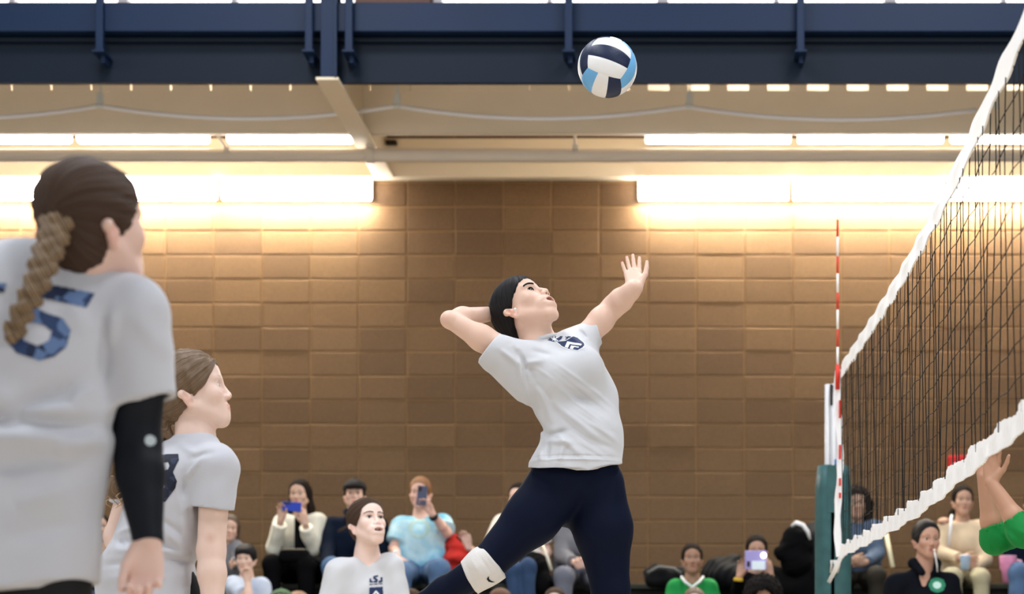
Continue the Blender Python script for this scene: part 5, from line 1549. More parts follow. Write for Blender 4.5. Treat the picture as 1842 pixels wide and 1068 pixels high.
def blocker():
    """opponent reaching up behind the net at the right edge"""
    Z = 8.3; px = Z / F; p = lambda x, y, dz=0: W(x, y, Z + dz); r = lambda n: n * px
    root = empty('person', (W(1930, 1000, Z)[0], Z, 0), 'opponent in a green long sleeve top reaching up behind the net at the right edge', 'person')
    sk = (0.50, 0.275, 0.175)
    R = facing(-75, 12, 0); H = Head(p(1925, 812), R, 1.0)
    P = H.prims(); N = p(1940, 890, 0)
    P += [cone(H.L(0, -.02, -.06), N, .05, .056, .02), cone(N, p(1950, 960), .056, .08, .03)]
    SA, EA, WA = p(1905, 935, -.12), p(1842, 958, -.16), p(1783, 868, -.10)     # near arm
    SB, EB, WB = p(1915, 930, .14), p(1788, 972, .10), p(1769, 858, .06)      # far arm
    for S, E, Wr in ((SA, EA, WA), (SB, EB, WB)):
        P += [cone(lerp(S, N, .3), S, .045, .047, .03), cone(S, E, .047, .039, .02), cone(E, lerp(E, Wr, .3), .040, .041, .015), cone(lerp(E, Wr, .3), Wr, .041, .026, .02)]
    hp, tA = hand_prims(WA, np.array([.05, .05, 1.0]), np.array([1.0, -.3, .1]), [.5, .45, .5, .6], .98, thumb=.8); P += hp
    hp, tB = hand_prims(WB, np.array([.05, .1, 1.0]), np.array([1.0, .2, .0]), [.15, .25, .3, .35], .95, thumb=.5); P += hp
    sdf_obj('body', P, .0054, m_skin, root, base=sk, paints=H.paints(sk))
    H.eyes(root, n=10)
    nails(root, tA + tB, np.array([-.2, -1.0, .2]), mat('bare_nail', srgb(226, 178, 160), .3), .8)
    tie = H.L(0, -.11, .0); ax = unit(H.c - tie)
    sdf_obj('hair', hair_cap(H, thick=.012) + [cone(H.L(0, -.08, 0), H.L(0, -.13, -.02), .05, .03, .03)], .006, m_blackhair, root, post=strand_relief(tie, ax, .0012, 40), strand=strand_about(tie, ax))
    m_green = mat('green_jersey', srgb(22, 132, 62), .7, noise=.08, nscale=8, bump=.1, bscale=300, spec=.2)
    T = [cone(lerp(SA, SB, .1), lerp(SA, SB, .9), .06, .06, .03), cone(p(1945, 960, -.05), p(1950, 1080, -.05), .12, .11, .06), cone(p(1945, 960, .06), p(1950, 1080, .06), .12, .11, .06), cone(p(1950, 1080, 0), p(1955, 1200, 0), .12, .13, .05)]
    cA = [(p(1824, 932, -.145), unit(WA - EA) * 1.0)]; cB = [(p(1784, 945, .1), unit(np.array([-.35, 0, 1.0])))]
    T += [cone(SA, EA, .064, .056, .03), cone(EA, lerp(EA, WA, .5), .058, .054, .03, cuts=cA), cone(SB, EB, .064, .054, .03), cone(EB, lerp(EB, WB, .4), .052, .052, .03, cuts=cB)]
    T += [cone(lerp(EA, WA, .24), lerp(EA, WA, .7), .046, .046, .004, 's'), cone(lerp(EB, WB, .2), lerp(EB, WB, .6), .045, .045, .004, 's'), cone(N, H.L(0, 0, -.08), .062, .066, .01, 's')]
    FS = [(W(1790, 955, Z), W(1812, 985, Z), .008, .004), (W(1780, 965, Z), W(1800, 995, Z), .008, -.005), (W(1800, 955, Z), W(1830, 990, Z), .010, -.006), (W(1815, 960, Z), W(1842, 975, Z), .010, .005)]
    sdf_obj('shirt', T, .0062, m_green, root, post=combine_post(folds(FS), ripple(.002, 40, 3)))
    G = [cone(p(1955, 1200, -.07), p(1955, 1200, .07), .11, .11, .04)]
    for dz in (-.09, .09): G += [cone(p(1955, 1200, dz), np.array([p(1940, 0)[0], Z + dz, .48]), .09, .06, .03), cone(np.array([p(1940, 0)[0], Z + dz, .48]), np.array([p(1965, 0)[0], Z + dz, .08]), .055, .04, .03)]
    sdf_obj('leggings', G, .009, m_blackshort, root)
    for dz in (-.09, .09): sdf_obj('shoe', [cone(np.array([p(1965, 0)[0], Z + dz, .05]), np.array([p(1965, 0)[0] - .16, Z + dz, .035]), .042, .034, .02)], .009, mat('shoe_dark', srgb(40, 40, 44), .6), root)
blocker()
# ================================================================== spectators
m_dkhair = hair_mat('dark_brown_hair', (0.008, 0.006, 0.005), (0.022, 0.014, 0.010), .7, .08)
m_ginger = hair_mat('ginger_hair', (0.10, 0.040, 0.014), (0.34, 0.15, 0.05), .5)
m_denim = mat('blue_denim', srgb(76, 102, 136), .8, noise=.35, nscale=9)
m_denimdk = mat('dark_denim', srgb(44, 66, 98), .8, noise=.3, nscale=10)
m_blackcloth = mat('black_cloth', srgb(11, 11, 13), .9, noise=.2, nscale=10, spec=.06)
m_whitefleece = mat('white_fleece', srgb(226, 222, 206), .9, noise=.07, nscale=30, bump=.4, bscale=60)
m_navyjack = mat('navy_jacket', srgb(13, 22, 38), .8, noise=.2, nscale=8, spec=.08)
m_greyhood = mat('grey_hoodie', srgb(112, 112, 118), .85, noise=.12, nscale=20)
m_greytrous = mat('grey_trousers', srgb(104, 106, 118), .8, noise=.15, nscale=14)
m_palegrey = mat('pale_grey_tee', srgb(186, 196, 214), .85, noise=.05, nscale=10)
m_beige_k = mat('beige_knit', srgb(212, 190, 160), .9, noise=.06, nscale=30, bump=.25, bscale=90)
m_khaki = mat('khaki_trousers', srgb(168, 160, 132), .85, noise=.1, nscale=14)
m_cream_s = mat('cream_sweater', srgb(222, 216, 206), .9, noise=.05, nscale=20)
m_greenj = mat('green_jersey', srgb(22, 132, 62), .7, noise=.08, nscale=8, bump=.1, bscale=300, spec=.2)
m_whitetrim = mat('white_trim', srgb(228, 228, 230), .6)
m_redcloth = mat('red_cloth', srgb(186, 38, 30), .8, noise=.3, nscale=14)
m_olive = mat('olive_cap', srgb(72, 100, 70), .8, noise=.1, nscale=20)
m_skyt = None
def tie_dye():
    m = mat('tie_dye', srgb(140, 205, 228), .85)
    nt = m.node_tree; N = nt.nodes; L = nt.links
    tc = N.new('ShaderNodeTexCoord'); nz = N.new('ShaderNodeTexNoise'); nz.inputs['Scale'].default_value = 7; nz.inputs['Detail'].default_value = 4
    L.new(tc.outputs['Object'], nz.inputs['Vector'])
    r = N.new('ShaderNodeValToRGB'); r.color_ramp.elements[0].position = .36; r.color_ramp.elements[0].color = srgb(112, 184, 214)
    r.color_ramp.elements[1].position = .66; r.color_ramp.elements[1].color = srgb(198, 228, 234)
    L.new(nz.outputs['Fac'], r.inputs['Fac']); L.new(r.outputs['Color'], N['Principled BSDF'].inputs['Base Color'])
    return m
GRP = 'spectators on the bleachers'
def loc(root, q): return Vector(np.asarray(q, float)) - root.location

def phone(name, label, c, size, rot, body, group=None, lens=True):
    """a telephone with its back towards the court"""
    r = empty(name, c, label, 'phone', group); r.rotation_euler = rot
    w, h = size
    b = bmesh.new(); add_box(b, (0, 0, 0), (w, .009, h), bevel=.004); obj('case', b, body, r)
    b = bmesh.new(); add_box(b, (-w * .25, -.0055, h * .32), (w * .34, .003, h * .22), bevel=.0014); obj('camera_block', b, m_dark, r)
    b = bmesh.new(); add_box(b, (0, .005, 0), (w * .92, .002, h * .94)); obj('screen', b, mat('phone_glass', (0.01, 0.01, 0.012), .1, spec=.5), r)
    return r

# woman in white fleece filming with a blue phone
ZP = 16.45
_r, _H, _J, _t = seated('person', 'woman with long dark hair in a white fleece jacket filming with a blue phone', (539, 889), ZP, yaw=-6, pitch=-2, hs=1.0, skin=(.56, .36, .27), group=GRP,
    over={'E0': (494, 986, -.10), 'W0': (505, 936, -.26), 'E1': (562, 988, -.08), 'W1': (549, 942, -.26), 'S0': (508, 940, -.0), 'S1': (571, 938, -.0)},
    arms=({'d': (.12, -.15, 1), 'th': (1, -.3, 0), 'curl': .55}, {'d': (-.25, -.15, 1), 'th': (-1, -.3, 0), 'curl': .55}),
    top=dict(mat=m_whitefleece, name='fleece_jacket', fit=1.3, big=True), bottom=dict(mat=m_blackcloth, fit=1.25), hair=dict(style='long', mat=m_dkhair, len=.20))
sdf_obj('inner_top', [cone(W(540, 935, ZP - .13), W(541, 985, ZP - .15), .045, .05, .02)], .009, m_blackcloth, _r)
phone('phone', 'blue phone held sideways by the woman in white fleece', W(525, 911, ZP - .30), (.15, .075), (0, math.radians(4), 0), mat('blue_case', srgb(34, 62, 168), .4))
bg_ = empty('handbag', W(530, 1000, ZP - .34), 'black handbag on the lap of the woman in white fleece', 'bag')
b = bmesh.new(); add_box(b, (0, 0, 0), (.24, .14, .11), bevel=.04); obj('bag_body', b, m_blackcloth, bg_, True)
b = bmesh.new(); add_box(b, (.0, -.06, .05), (.20, .012, .012), bevel=.004); obj('zip', b, mat('zip_metal', srgb(120, 112, 96), .4, metal=.5), bg_)
b = bmesh.new(); add_tube(b, [(-.1, .02, .07), (-.12, .05, .02), (-.13, .06, -.08)], .008, 6); obj('strap', b, m_blackcloth, bg_, True)

# man in navy with a black cap
_r, _H, _J, _t = seated('person', 'man in a black cap and navy jacket with light jeans', (638, 890), ZP, yaw=6, pitch=6, hs=1.02, skin=(.66, .42, .33), male=True, width=1.14, group=GRP, stubble=(.28, .19, .15),
    over={'W0': (588, 1016, -.32), 'E0': (589, 990, -.10), 'W1': (690, 1016, -.32)}, top=dict(mat=m_navyjack, name='jacket', fit=1.2, big=True, belly=1.1), bottom=dict(mat=m_denim, fit=1.2), hair=dict(style='short', mat=m_dkhair))
def cap(root, H, m, logo=None):
    c = H.L(0, -.012, .050)
    P = [ell(c, np.array((.093, .114, .080)) * H.k, H.R, .01, cuts=[(H.L(0, .0, .040), -(H.R @ unit((0, .12, 1))))])]
    sdf_obj('cap_crown', P, .006, m, root)
    P = [ell(H.L(0, .118, .042), np.array((.076, .070, .009)) * H.k, H.R, .01)]
    sdf_obj('cap_visor', P, .005, m, root)
    b = bmesh.new(); bmesh.ops.create_uvsphere(b, u_segments=8, v_segments=6, radius=.008)
    for v in b.verts: v.co += loc(root, H.L(0, -.012, .132))
    obj('cap_button', b, m, root, True)
    if logo:
        b = bmesh.new(); bmesh.ops.create_uvsphere(b, u_segments=10, v_segments=8, radius=1)
        for v in b.verts: v.co = Vector(H.L(v.co.x * .026,   .098 + v.co.y * .006, .080 + v.co.z * .018)) - root.location
        obj('cap_badge', b, logo, root, True)
cap(_r, _H, mat('black_cap', srgb(14, 14, 17), .75))
sdf_obj('jacket_collar', [cone(_H.L(-.06, .0, -.13), _H.L(-.05, .05, -.20), .022, .018, .01), cone(_H.L(.06, .0, -.13), _H.L(.05, .05, -.20), .022, .018, .01), cone(_H.L(-.06, -.03, -.13), _H.L(.06, -.03, -.13), .03, .03, .02)], .008, m_navyjack, _r)

# woman in tie-dye with a grey phone in front of her face
m_td = tie_dye()
_r, _H, _J, _t = seated('person', 'ginger haired woman in a light blue tie dye tee filming with a grey phone', (756, 886), ZP, yaw=-4, pitch=-4, hs=1.04, skin=(.70, .43, .34), width=1.22, group=GRP,
    over={'S0': (722, 946, 0), 'S1': (796, 942, 0), 'E0': (708, 986, -.08), 'W0': (716, 1004, -.28), 'E1': (804, 958, -.14), 'W1': (778, 924, -.30), 'K0': (722, 1032, -.62), 'K1': (790, 1024, -.62), 'A0': (722, 1130, -.62), 'A1': (790, 1120, -.62)},
    arms=({'d': (.35, -.5, -.4), 'th': (1, 0, .3), 'curl': .35}, {'d': (-.45, -.1, .55), 'th': (-.2, -.3, 1), 'curl': .5}),
    top=dict(mat=m_td, sleeve='short', fit=1.35, belly=1.28, big=True, name='tee'), bottom=dict(mat=m_denim, fit=1.35, name='jeans'), hair=dict(style='tied', mat=m_ginger, tail=[((0, -.10, 0), (0, -.13, -.02), .04, .03)]))
phone('phone', 'grey phone held upright before the face of the ginger haired woman', W(759, 891, ZP - .34), (.078, .155), (0, math.radians(6), 0), mat('slate_case', srgb(70, 76, 100), .35))
def band(root, a, d, r, m, name, w=.012):
    b = bmesh.new(); d = Vector(unit(d)); add_lathe(b, [(r, -w), (r + .003, -w * .8), (r + .003, w * .8), (r, w)], loc(root, a), d, 14); obj(name, b, m, root, True)
band(_r, W(780, 929, ZP - .285), W(778, 924, 16.15) - W(804, 958, 16.3), .034, m_black, 'wrist_watch', .016)
band(_r, W(713, 998, ZP - .24), np.array([.3, -.9, -.3]), .034, m_whitetrim, 'paper_wristband', .010)
decal('tee_print', [[(.5 + q_ * math.cos(a_), .5 + q_ * math.sin(a_)) for a_ in np.linspace(0, 2 * math.pi, 25)[:-1]] for q_ in (.5, .3)], W(732, 968, ZP - .15), np.array([1., 0, 0]), np.array([0, 0, 1.]), (.18, .17), _t, mat('washed_print', srgb(176, 204, 202), .85, noise=.2, nscale=40), _r, cell=.006, lift=.002, ray=np.array([0, -1., 0]))
# red jacket heaped on the bench
rj = empty('red_jacket', W(822, 1000, ZP - .1), 'red jacket heaped on the bench beside the ginger haired woman', 'jacket')
sdf_obj('cloth', [ell(W(822, 1006, ZP - .1), (.10, .12, .12), k=.05), cone(W(818, 972, ZP - .05), W(812, 1010, ZP), .055, .09, .04), cone(W(838, 995, ZP - .12), W(846, 1020, ZP - .16), .05, .06, .03)], .010, m_redcloth, rj, post=ripple(.014, 36, 4))
sdf_obj('dark_lining', [cone(W(806, 975, ZP - .05), W(828, 968, ZP - .06), .03, .025, .02)], .010, mat('dark_red_lining', srgb(84, 20, 22), .8), rj, post=ripple(.006, 60, 4))

# person in cream half hidden by the hitter's thigh, forearm resting up
seated('person', 'dark haired person in a cream top partly hidden behind the hitter\'s thigh', (934, 896), ZP, yaw=-15, hs=1.0, skin=(.72, .47, .38), group=GRP,
    over={'S0': (902, 940, 0), 'S1': (968, 940, .03), 'E0': (872, 1004, -.10), 'W0': (843, 985, -.22), 'E1': (986, 996, 0), 'W1': (960, 1016, -.3), 'K0': (922, 1024, -.6), 'K1': (950, 1018, -.6), 'A0': (932, 1130, -.6), 'A1': (952, 1130, -.6)},
    arms=({'d': (-.35, -.1, 1), 'th': (1, -.3, 0), 'curl': .5}, None), top=dict(mat=m_cream_s, sleeve='short', fit=1.15), bottom=dict(mat=m_denimdk, name='jeans'), hair=dict(style='tied', mat=m_dkhair))
cb_ = empty('dark_coat', W(962, 1020, ZP - .45), 'dark coat lying over the lap behind the hitter\'s knee', 'coat')
sdf_obj('cloth', [ell(W(962, 1018, ZP - .45), (.13, .12, .10), k=.04), cone(W(960, 1015, ZP - .45), W(975, 1050, ZP - .5), .08, .08, .03)], .011, m_blackcloth, cb_, post=ripple(.010, 40, 2))
b = bmesh.new(); add_tube(b, [loc(cb_, W(974, 975, ZP - .5)), loc(cb_, W(984, 1000, ZP - .62)), loc(cb_, W(992, 1026, ZP - .62))], .012, 6); obj('strap', b, mat('cream_strap', srgb(206, 200, 184), .7), cb_, True)

# person in a grey hoodie, hands clasped
seated('person', 'person in a grey hoodie with clasped hands framed by the hitter\'s legs', (1040, 898), ZP, yaw=5, hs=1.02, skin=(.64, .42, .34), male=True, width=1.1, group=GRP,
    over={'S0': (1012, 952, 0), 'S1': (1076, 952, 0), 'E0': (1012, 1000, -.10), 'W0': (1034, 1012, -.30), 'E1': (1082, 1000, -.10), 'W1': (1056, 1014, -.32), 'K0': (1014, 1036, -.56), 'K1': (1080, 1040, -.56), 'A0': (1014, 1140, -.56), 'A1': (1080, 1140, -.56)},
    arms=({'d': (.8, -.5, -.1), 'th': (0, 0, 1), 'curl': .6}, {'d': (-.8, -.5, -.1), 'th': (0, 0, 1), 'curl': .6}), top=dict(mat=m_greyhood, name='hoodie', fit=1.3), bottom=dict(mat=m_greytrous, fit=1.25), hair=dict(style='short', mat=m_dkhair))

# boy with hand on chin, girl behind him, dark figure at the far left
Z2 = 15.65
seated('person', 'boy with black hair in a pale grey tee resting his chin on his hand', (442, 1004), Z2, yaw=-4, pitch=-6, hs=.90, skin=(.66, .45, .36), width=1.12, group='spectators on the lower bleacher rows',
    over={'E0': (446, 1078, -.30), 'W0': (446, 1048, -.24), 'S0': (420, 1052, -.05), 'S1': (470, 1054, -.05)}, arms=({'d': (-.2, .15, 1), 'th': (1, -.2, 0), 'curl': .9}, None),
    top=dict(mat=m_palegrey, sleeve='short', fit=1.35, big=True, name='tee'), bottom=dict(mat=m_blackcloth), hair=dict(style='short', mat=m_blackhair, fringe=.020, thick=.014, tail=[((-.03, .075, .062), (.03, .075, .062), .022, .022), ((.06, .03, .05), (.07, -.01, .01), .02, .02), ((-.06, .03, .05), (-.07, -.01, .01), .02, .02)]))
seated('person', 'small girl with long brown hair in grey, just right of the bare arm', (413, 949), 16.2, yaw=14, pitch=-6, roll=8, hs=.86, skin=(.62, .40, .31), group=GRP,
    over={'E1': (430, 1010, -.1), 'W1': (419, 1014, -.25), 'S1': (424, 985, 0)}, top=dict(mat=m_greyhood, fit=1.2), bottom=dict(mat=m_blackcloth), hair=dict(style='long', mat=hair_mat('chestnut_hair', (.03, .016, .009), (.10, .055, .03), .5), len=.03))
seated('person', 'dark clothed spectator at the far left, behind the waist of the braided player', (178, 948), 16.3, yaw=20, hs=.95, skin=(.50, .32, .24), group=GRP, top=dict(mat=m_blackcloth, fit=1.1), bottom=dict(mat=m_denim), hair=dict(style='long', mat=m_dkhair, len=.05))

# green jersey girl
_r, _H, _J, _t = seated('person', 'girl in a green jersey with white V neck sitting low by the wall', (1245, 1005), Z2, yaw=2, pitch=2, hs=.96, skin=(.34, .19, .125), group='spectators on the lower bleacher rows', width=1.0,
    over={'N': (1245, 1040, .02), 'S0': (1216, 1056, 0), 'S1': (1276, 1056, 0)}, top=dict(mat=m_greenj, sleeve='short', fit=1.2, name='jersey'), bottom=dict(mat=m_blackcloth), hair=dict(style='tied', mat=m_dkhair, tail=[((0, -.10, .0), (0, -.13, -.01), .035, .03)]))
b = bmesh.new(); add_tube(b, [loc(_r, W(1226, 1037, Z2 - .06)), loc(_r, W(1232, 1046, Z2 - .11)), loc(_r, W(1245, 1056, Z2 - .135)), loc(_r, W(1258, 1046, Z2 - .11)), loc(_r, W(1265, 1037, Z2 - .06))], .011, 8); obj('v_collar', b, m_whitetrim, _r, True)

# girl holding up a lilac tablet with its lamp on
_r, _H, _J, _t = seated('person', 'girl peering over a lilac tablet with its lamp lit', (1361, 990), 15.6, yaw=0, pitch=-4, hs=.98, skin=(.46, .27, .19), group='spectators on the lower bleacher rows',
    over={'N': (1361, 1024, .05), 'S0': (1338, 1044, 0), 'S1': (1384, 1044, 0), 'E0': (1326, 1062, -.1), 'W0': (1330, 1036, -.28), 'E1': (1394, 1062, -.1), 'W1': (1386, 1034, -.28)},
    arms=({'d': (.25, -.1, 1), 'th': (1, -.3, 0), 'curl': .5}, {'d': (-.25, -.1, 1), 'th': (-1, -.3, 0), 'curl': .5}), top=dict(mat=m_blackcloth), bottom=dict(mat=m_blackcloth), hair=dict(style='tied', mat=m_dkhair))
band(_r, W(1328, 1042, 15.3), np.array([.1, -.1, 1]), .032, mat('yellow_band', srgb(206, 170, 50), .6), 'wristband', .012)
tb = empty('tablet', W(1359.5, 1007, 15.25), 'lilac tablet case with a white card and bright lamp, held up by the girl', 'tablet')
b = bmesh.new(); add_box(b, (0, 0, 0), (.16, .012, .14), bevel=.005); obj('case', b, mat('lilac_case', srgb(158, 150, 206), .45), tb)
b = bmesh.new(); add_box(b, (.020, -.0085, -.040), (.10, .004, .066), bevel=.0015); obj('card', b, mat('pale_card', srgb(224, 236, 244), .4), tb)
b = bmesh.new(); add_box(b, (-.055, -.0085, -.030), (.022, .004, .04), bevel=.0015); obj('camera_block', b, m_dark, tb)
b = bmesh.new(); bmesh.ops.create_uvsphere(b, u_segments=12, v_segments=8, radius=.019)
for v in b.verts: v.co = Vector((v.co.x + .058, v.co.y * .4 - .009, v.co.z + .034))
obj('lamp', b, emit('flash_lamp', (1, .98, .94), 14), tb, True)

# black hooded figure with a white trimmed hood
_hz = 16.0
_r, _H, _J, _t = seated('person', 'figure in a black hooded coat with white hood trim, beside the net post', (1432, 978), _hz, yaw=-62, pitch=-14, hs=1.02, body=-20, skin=(.10, .06, .045), group='spectators on the lower bleacher rows', width=1.18, eyes=False,
    top=dict(mat=m_blackcloth, fit=1.4, big=True, name='coat'), bottom=dict(mat=m_blackcloth))
sdf_obj('hood', [ell(_H.L(0, -.01, .01), np.array((.115, .125, .135)), _H.R, .03), cone(_H.L(0, .06, -.02), _H.L(0, .15, -.04), .075, .055, .04), cone(_H.L(0, -.03, -.05), W(1434, 1010, _hz), .10, .13, .04)], .010, m_blackcloth, _r, post=ripple(.004, 50, 6))
b = bmesh.new(); add_tube(b, [loc(_r, W(1424, 946, _hz - .08)), loc(_r, W(1432, 940, _hz - .09)), loc(_r, W(1444, 944, _hz - .11)), loc(_r, W(1453, 956, _hz - .11)), loc(_r, W(1457, 970, _hz - .09))], [.012, .018, .018, .016, .010], 8); obj('hood_trim', b, m_whitetrim, _r, True)

# woman with denim jacket behind the net end
seated('person', 'woman with dark curly hair and a denim jacket, behind the far net end', (1541, 906), ZP, yaw=-4, hs=1.02, skin=(.40, .25, .18), group=GRP,
    over={'S0': (1512, 950, 0), 'S1': (1574, 950, 0), 'E1': (1578, 996, -.06), 'W1': (1556, 1012, -.30), 'W0': (1535, 1008, -.32)}, arms=(None, {'d': (-.8, -.3, 0), 'th': (0, 0, 1), 'curl': .4}),
    top=dict(mat=mat('faded_denim', srgb(74, 90, 112), .8, noise=.7, nscale=12), name='denim_jacket', fit=1.2), bottom=dict(mat=mat('olive_dark', srgb(38, 34, 26), .8), fit=1.2), hair=dict(style='curly', mat=m_dkhair, vol=.026, drop=-.15))
fl_ = empty('flag_pole', W(1606, 1020, 16.0), 'cream stick leaning against the bench below the net', 'stick')
b = bmesh.new(); add_tube(b, [loc(fl_, W(1594, 960, 16.1)), loc(fl_, W(1606, 1020, 16.0))], .018, 8); obj('stick', b, mat('cream_wood', srgb(222, 214, 178), .6), fl_, True)

# woman in beige sweater with a cup
_r, _H, _J, _t = seated('person', 'woman in a beige off shoulder sweater holding a pale blue cup', (1732, 900), ZP, yaw=2, hs=1.0, skin=(.50, .30, .21), group=GRP,
    over={'S0': (1701, 950, 0), 'S1': (1764, 950, 0), 'E0': (1694, 994, -.06), 'W0': (1728, 1004, -.24), 'E1': (1772, 1006, -.06), 'W1': (1750, 1020, -.26), 'K0': (1716, 1036, -.56), 'K1': (1766, 1038, -.56), 'A0': (1718, 1140, -.56), 'A1': (1764, 1140, -.56)},
    arms=({'d': (.8, -.2, -.1), 'th': (0, -.2, 1), 'curl': .5}, {'d': (-.8, -.2, .1), 'th': (0, -.2, 1), 'curl': .7}), top=dict(mat=m_beige_k, name='sweater', fit=1.1), bottom=dict(mat=m_khaki, fit=1.1), hair=dict(style='tied', mat=m_dkhair, tail=[((0, -.10, -.02), (.06, -.09, -.10), .035, .035), ((.06, -.09, -.10), (.075, -.07, -.19), .035, .02)]))
sdf_obj('bare_shoulder', [ell(W(1698, 938, ZP - .02), (.05, .06, .035))], .008, m_skin, _r, base=(.50, .30, .21))
b = bmesh.new(); add_tube(b, [loc(_r, W(1712, 926, ZP - .09)), loc(_r, W(1710, 950, ZP - .15)), loc(_r, W(1706, 982, ZP - .13))], .013, 6); obj('bag_strap', b, m_whitetrim, _r, True)
cu = empty('cup', W(1736, 1012, ZP - .36), 'pale blue cup in the hands of the woman in beige', 'cup')
b = bmesh.new(); add_lathe(b, [(.034, -.055), (.042, .05), (.045, .055), (.040, .055), (.037, .045)], (0, 0, 0), n=18); obj('cup_body', b, mat('pale_blue_cup', srgb(168, 194, 226), .4), cu, True)
b = bmesh.new(); add_lathe(b, [(.046, .054), (.046, .060), (.030, .064)], (0, 0, 0), n=18); obj('lid', b, m_whitetrim, cu, True)

# standing official in a black hoodie with a whistle
Zr = 13.5
_r, _H, _J, _t = seated('person', 'woman in a black hoodie with a green badge and whistle in her mouth', (1667, 970), Zr, yaw=14, pitch=-2, hs=1.04, body=4, skin=(.48, .27, .19), group=None, stand=True, hv=.0064,
    over={'N': (1662, 1015, .03), 'S0': (1612, 1052, 0), 'S1': (1706, 1050, .03)}, top=dict(mat=mat('black_hoodie', srgb(12, 15, 22), .9, noise=.15, nscale=12, spec=.08), name='hoodie', fit=1.25, big=True), bottom=dict(mat=m_blackcloth),
    hair=dict(style='tied', mat=m_blackhair, tail=[((0, -.10, -.02), (-.01, -.115, -.09), .03, .02)]))
sdf_obj('hood', [cone(_H.L(-.075, -.02, -.15), _H.L(-.05, .06, -.21), .032, .022, .02), cone(_H.L(.075, -.02, -.15), _H.L(.05, .06, -.21), .032, .022, .02), cone(_H.L(-.075, -.04, -.15), _H.L(.075, -.04, -.15), .036, .036, .02)], .008, mat('black_hoodie', (0, 0, 0)), _r)
b = bmesh.new(); wp = loc(_r, _H.L(-.006, .118, -.070)); add_tube(b, [wp + Vector((0, .02, 0)), wp, wp + Vector((.002, -.018, -.004))], [.006, .010, .008], 8); obj('whistle', b, mat('whistle_cream', srgb(232, 214, 196), .4), _r, True)
b = bmesh.new(); add_tube(b, [wp + Vector((0, -.01, -.008)), wp + Vector((.008, -.012, -.05)), wp + Vector((.018, .0, -.10)), wp + Vector((.024, .03, -.14))], [.006, .005, .005, .004], 6); obj('whistle_cord', b, m_whitetrim, _r, True)
for nm, rad, m_, lift in (('badge', (30, 27), mat('badge_green', srgb(40, 128, 96), .6), .002), ('badge_centre', (15, 13), mat('badge_pale', srgb(188, 222, 210), .6), .004)):
    pl = [[(.5 + .5 * math.cos(a) * (1 + .08 * math.cos(a * 8) * (rad[0] > 20)), .5 + .5 * math.sin(a)) for a in np.linspace(0, 2 * math.pi, 33)[:-1]]]
    decal(nm, pl, W(1688 - rad[0] / 2, 1051 + rad[1] / 2, Zr - .12), np.array([1., 0, 0]), np.array([0, 0, 1.]), (rad[0] * Zr / F, rad[1] * Zr / F), _t, m_, _r, cell=.004, lift=lift, ray=np.array([0, -1., 0]))
# jeans knee and pink tumbler at the right edge
seated('person', 'spectator in blue jeans cut off by the right edge of the picture', (1862, 905), ZP, yaw=-8, hs=1.02, skin='tan', group=GRP,
    over={'K0': (1832, 1030, -.7), 'A0': (1828, 1130, -.7)}, top=dict(mat=m_navyjack), bottom=dict(mat=m_denim, fit=1.3, name='jeans'), hair=dict(style='short', mat=m_dkhair))
tu = empty('tumbler', W(1813, 1047, 15.8), 'pink tumbler with a handle standing at the right edge of the bench', 'tumbler')
b = bmesh.new(); add_lathe(b, [(.040, 0), (.046, .08), (.062, .11), (.066, .19), (.064, .195)], (0, 0, 0), n=20); obj('tumbler_body', b, mat('pink_steel', srgb(206, 132, 168), .35, noise=.3, nscale=18), tu, True)
b = bmesh.new(); add_lathe(b, [(.066, .192), (.066, .204), (.02, .207)], (0, 0, 0), n=20); obj('lid', b, mat('pink_lid', srgb(222, 170, 196), .4), tu, True)
b = bmesh.new(); add_tube(b, [(.060, 0, .17), (.10, 0, .165), (.105, 0, .11), (.058, 0, .10)], .010, 8); obj('handle', b, mat('pink_lid', (0, 0, 0)), tu, True)

# heads along the lower edge
Z3 = 14.75
seated('person', 'child in an olive green cap at the lower edge, left of the gray shirted player', (506, 1090), Z3, yaw=5, pitch=-8, hs=.96, skin='fair', group='heads along the lower edge', top=dict(mat=m_greyhood), bottom=dict(mat=m_blackcloth), hair=dict(style='short', mat=m_dkhair))
_o = [o for o in COL.objects if o.get('label', '').startswith('child in an olive')][0]
cap(_o, Head(W(506, 1090, Z3), facing(5, -8), .96), m_olive, mat('cap_badge_white', srgb(206, 226, 216), .6))
seated('person', 'sandy haired child at the lower edge, just right of the olive cap', (536, 1090), 15.35, yaw=-20, hs=.92, skin=(.72, .46, .34), group='heads along the lower edge', top=dict(mat=m_palegrey), bottom=dict(mat=m_blackcloth), hair=dict(style='short', mat=hair_mat('sandy_hair', (.20, .11, .06), (.42, .26, .15), .5)))
seated('person', 'brown haired child at the lower edge below the ginger haired woman', (739, 1088), Z3, yaw=0, hs=.96, skin='fair', group='heads along the lower edge', top=dict(mat=m_greyhood), bottom=dict(mat=m_blackcloth), hair=dict(style='short', mat=m_brownhair))
seated('person', 'child with reddish brown hair at the lower edge under the knee pad', (900, 1088), Z3, yaw=0, hs=1.0, skin='fair', group='heads along the lower edge', top=dict(mat=m_navyjack), bottom=dict(mat=m_blackcloth), hair=dict(style='short', mat=hair_mat('auburn_hair', (.05, .018, .009), (.17, .065, .03), .5)))
seated('person', 'fair child with brown hair at the lower edge between the hitter\'s legs', (998, 1086), Z3, yaw=0, pitch=4, hs=.96, skin='pale', group='heads along the lower edge', top=dict(mat=m_palegrey), bottom=dict(mat=m_blackcloth), hair=dict(style='tied', mat=m_brownhair))
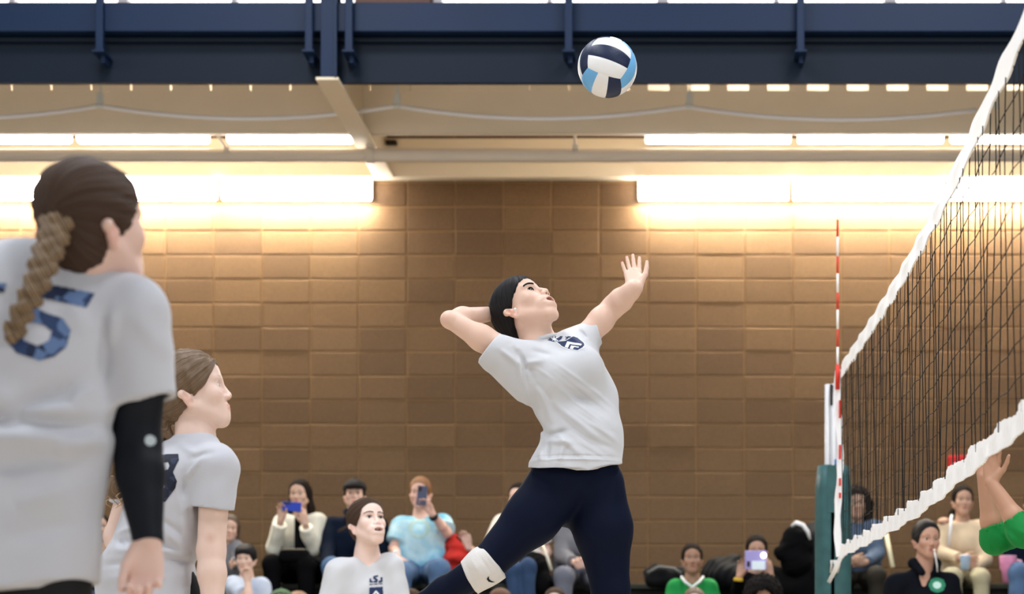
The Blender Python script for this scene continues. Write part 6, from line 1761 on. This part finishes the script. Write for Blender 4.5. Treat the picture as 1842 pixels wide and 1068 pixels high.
seated('person', 'fair child at the lower edge in front of the green jersey', (1249, 1086), Z3, yaw=0, hs=.96, skin='pale', group='heads along the lower edge', top=dict(mat=m_palegrey), bottom=dict(mat=m_blackcloth), hair=dict(style='tied', mat=hair_mat('mouse_hair', (.07, .045, .03), (.20, .13, .09), .5)))
seated('person', 'child with a big black afro at the lower edge, below the lilac tablet', (1373, 1078), Z3, yaw=0, hs=.96, skin=(.42, .24, .16), group='heads along the lower edge', top=dict(mat=m_blackcloth), bottom=dict(mat=m_blackcloth), hair=dict(style='curly', mat=hair_mat('afro_hair', (.006, .005, .005), (.014, .011, .011), .8, .1), vol=.072, drop=-.10))
# coats and bags left on the bench
def heap(name, label, cat, prims, m, post, extra=None):
    r = empty(name, prims[0].bc - np.array([0, 0, .05]), label, cat)
    sdf_obj('cloth', prims, .011, m, r, post=post)
    return r
m_bagk = mat('black_nylon', srgb(18, 18, 21), .65, noise=.3, nscale=12, spec=.15)
q_ = heap('duffel_bag', 'black duffel bag lying on the bench left of the green jersey girl', 'bag', [cone(W(1176, 1040, 16.1), W(1222, 1038, 16.1), .075, .085, .03), ell(W(1180, 1028, 16.1), (.10, .08, .06), k=.03)], m_bagk, ripple(.009, 42, 1))
b = bmesh.new(); add_tube(b, [loc(q_, W(1165, 1030, 15.98)), loc(q_, W(1185, 1019, 15.98)), loc(q_, W(1212, 1022, 15.98)), loc(q_, W(1226, 1032, 15.98))], .012, 6); obj('strap', b, mat('grey_strap', srgb(110, 108, 106), .7), q_, True)
heap('dark_coat', 'crumpled black coat on the bench between the green jersey girl and the tablet', 'coat', [ell(W(1300, 1034, 16.2), (.17, .12, .11), k=.04), cone(W(1290, 1018, 16.2), W(1322, 1012, 16.25), .07, .06, .04), ell(W(1325, 1036, 16.2), (.10, .1, .09), k=.04)], m_bagk, ripple(.013, 38, 2))
heap('backpack', 'black backpack on the bench hard against the net post', 'bag', [ell(W(1462, 985, 16.4), (.10, .12, .20), k=.04), ell(W(1462, 1020, 16.4), (.13, .13, .14), k=.04)], m_bagk, ripple(.010, 36, 5))
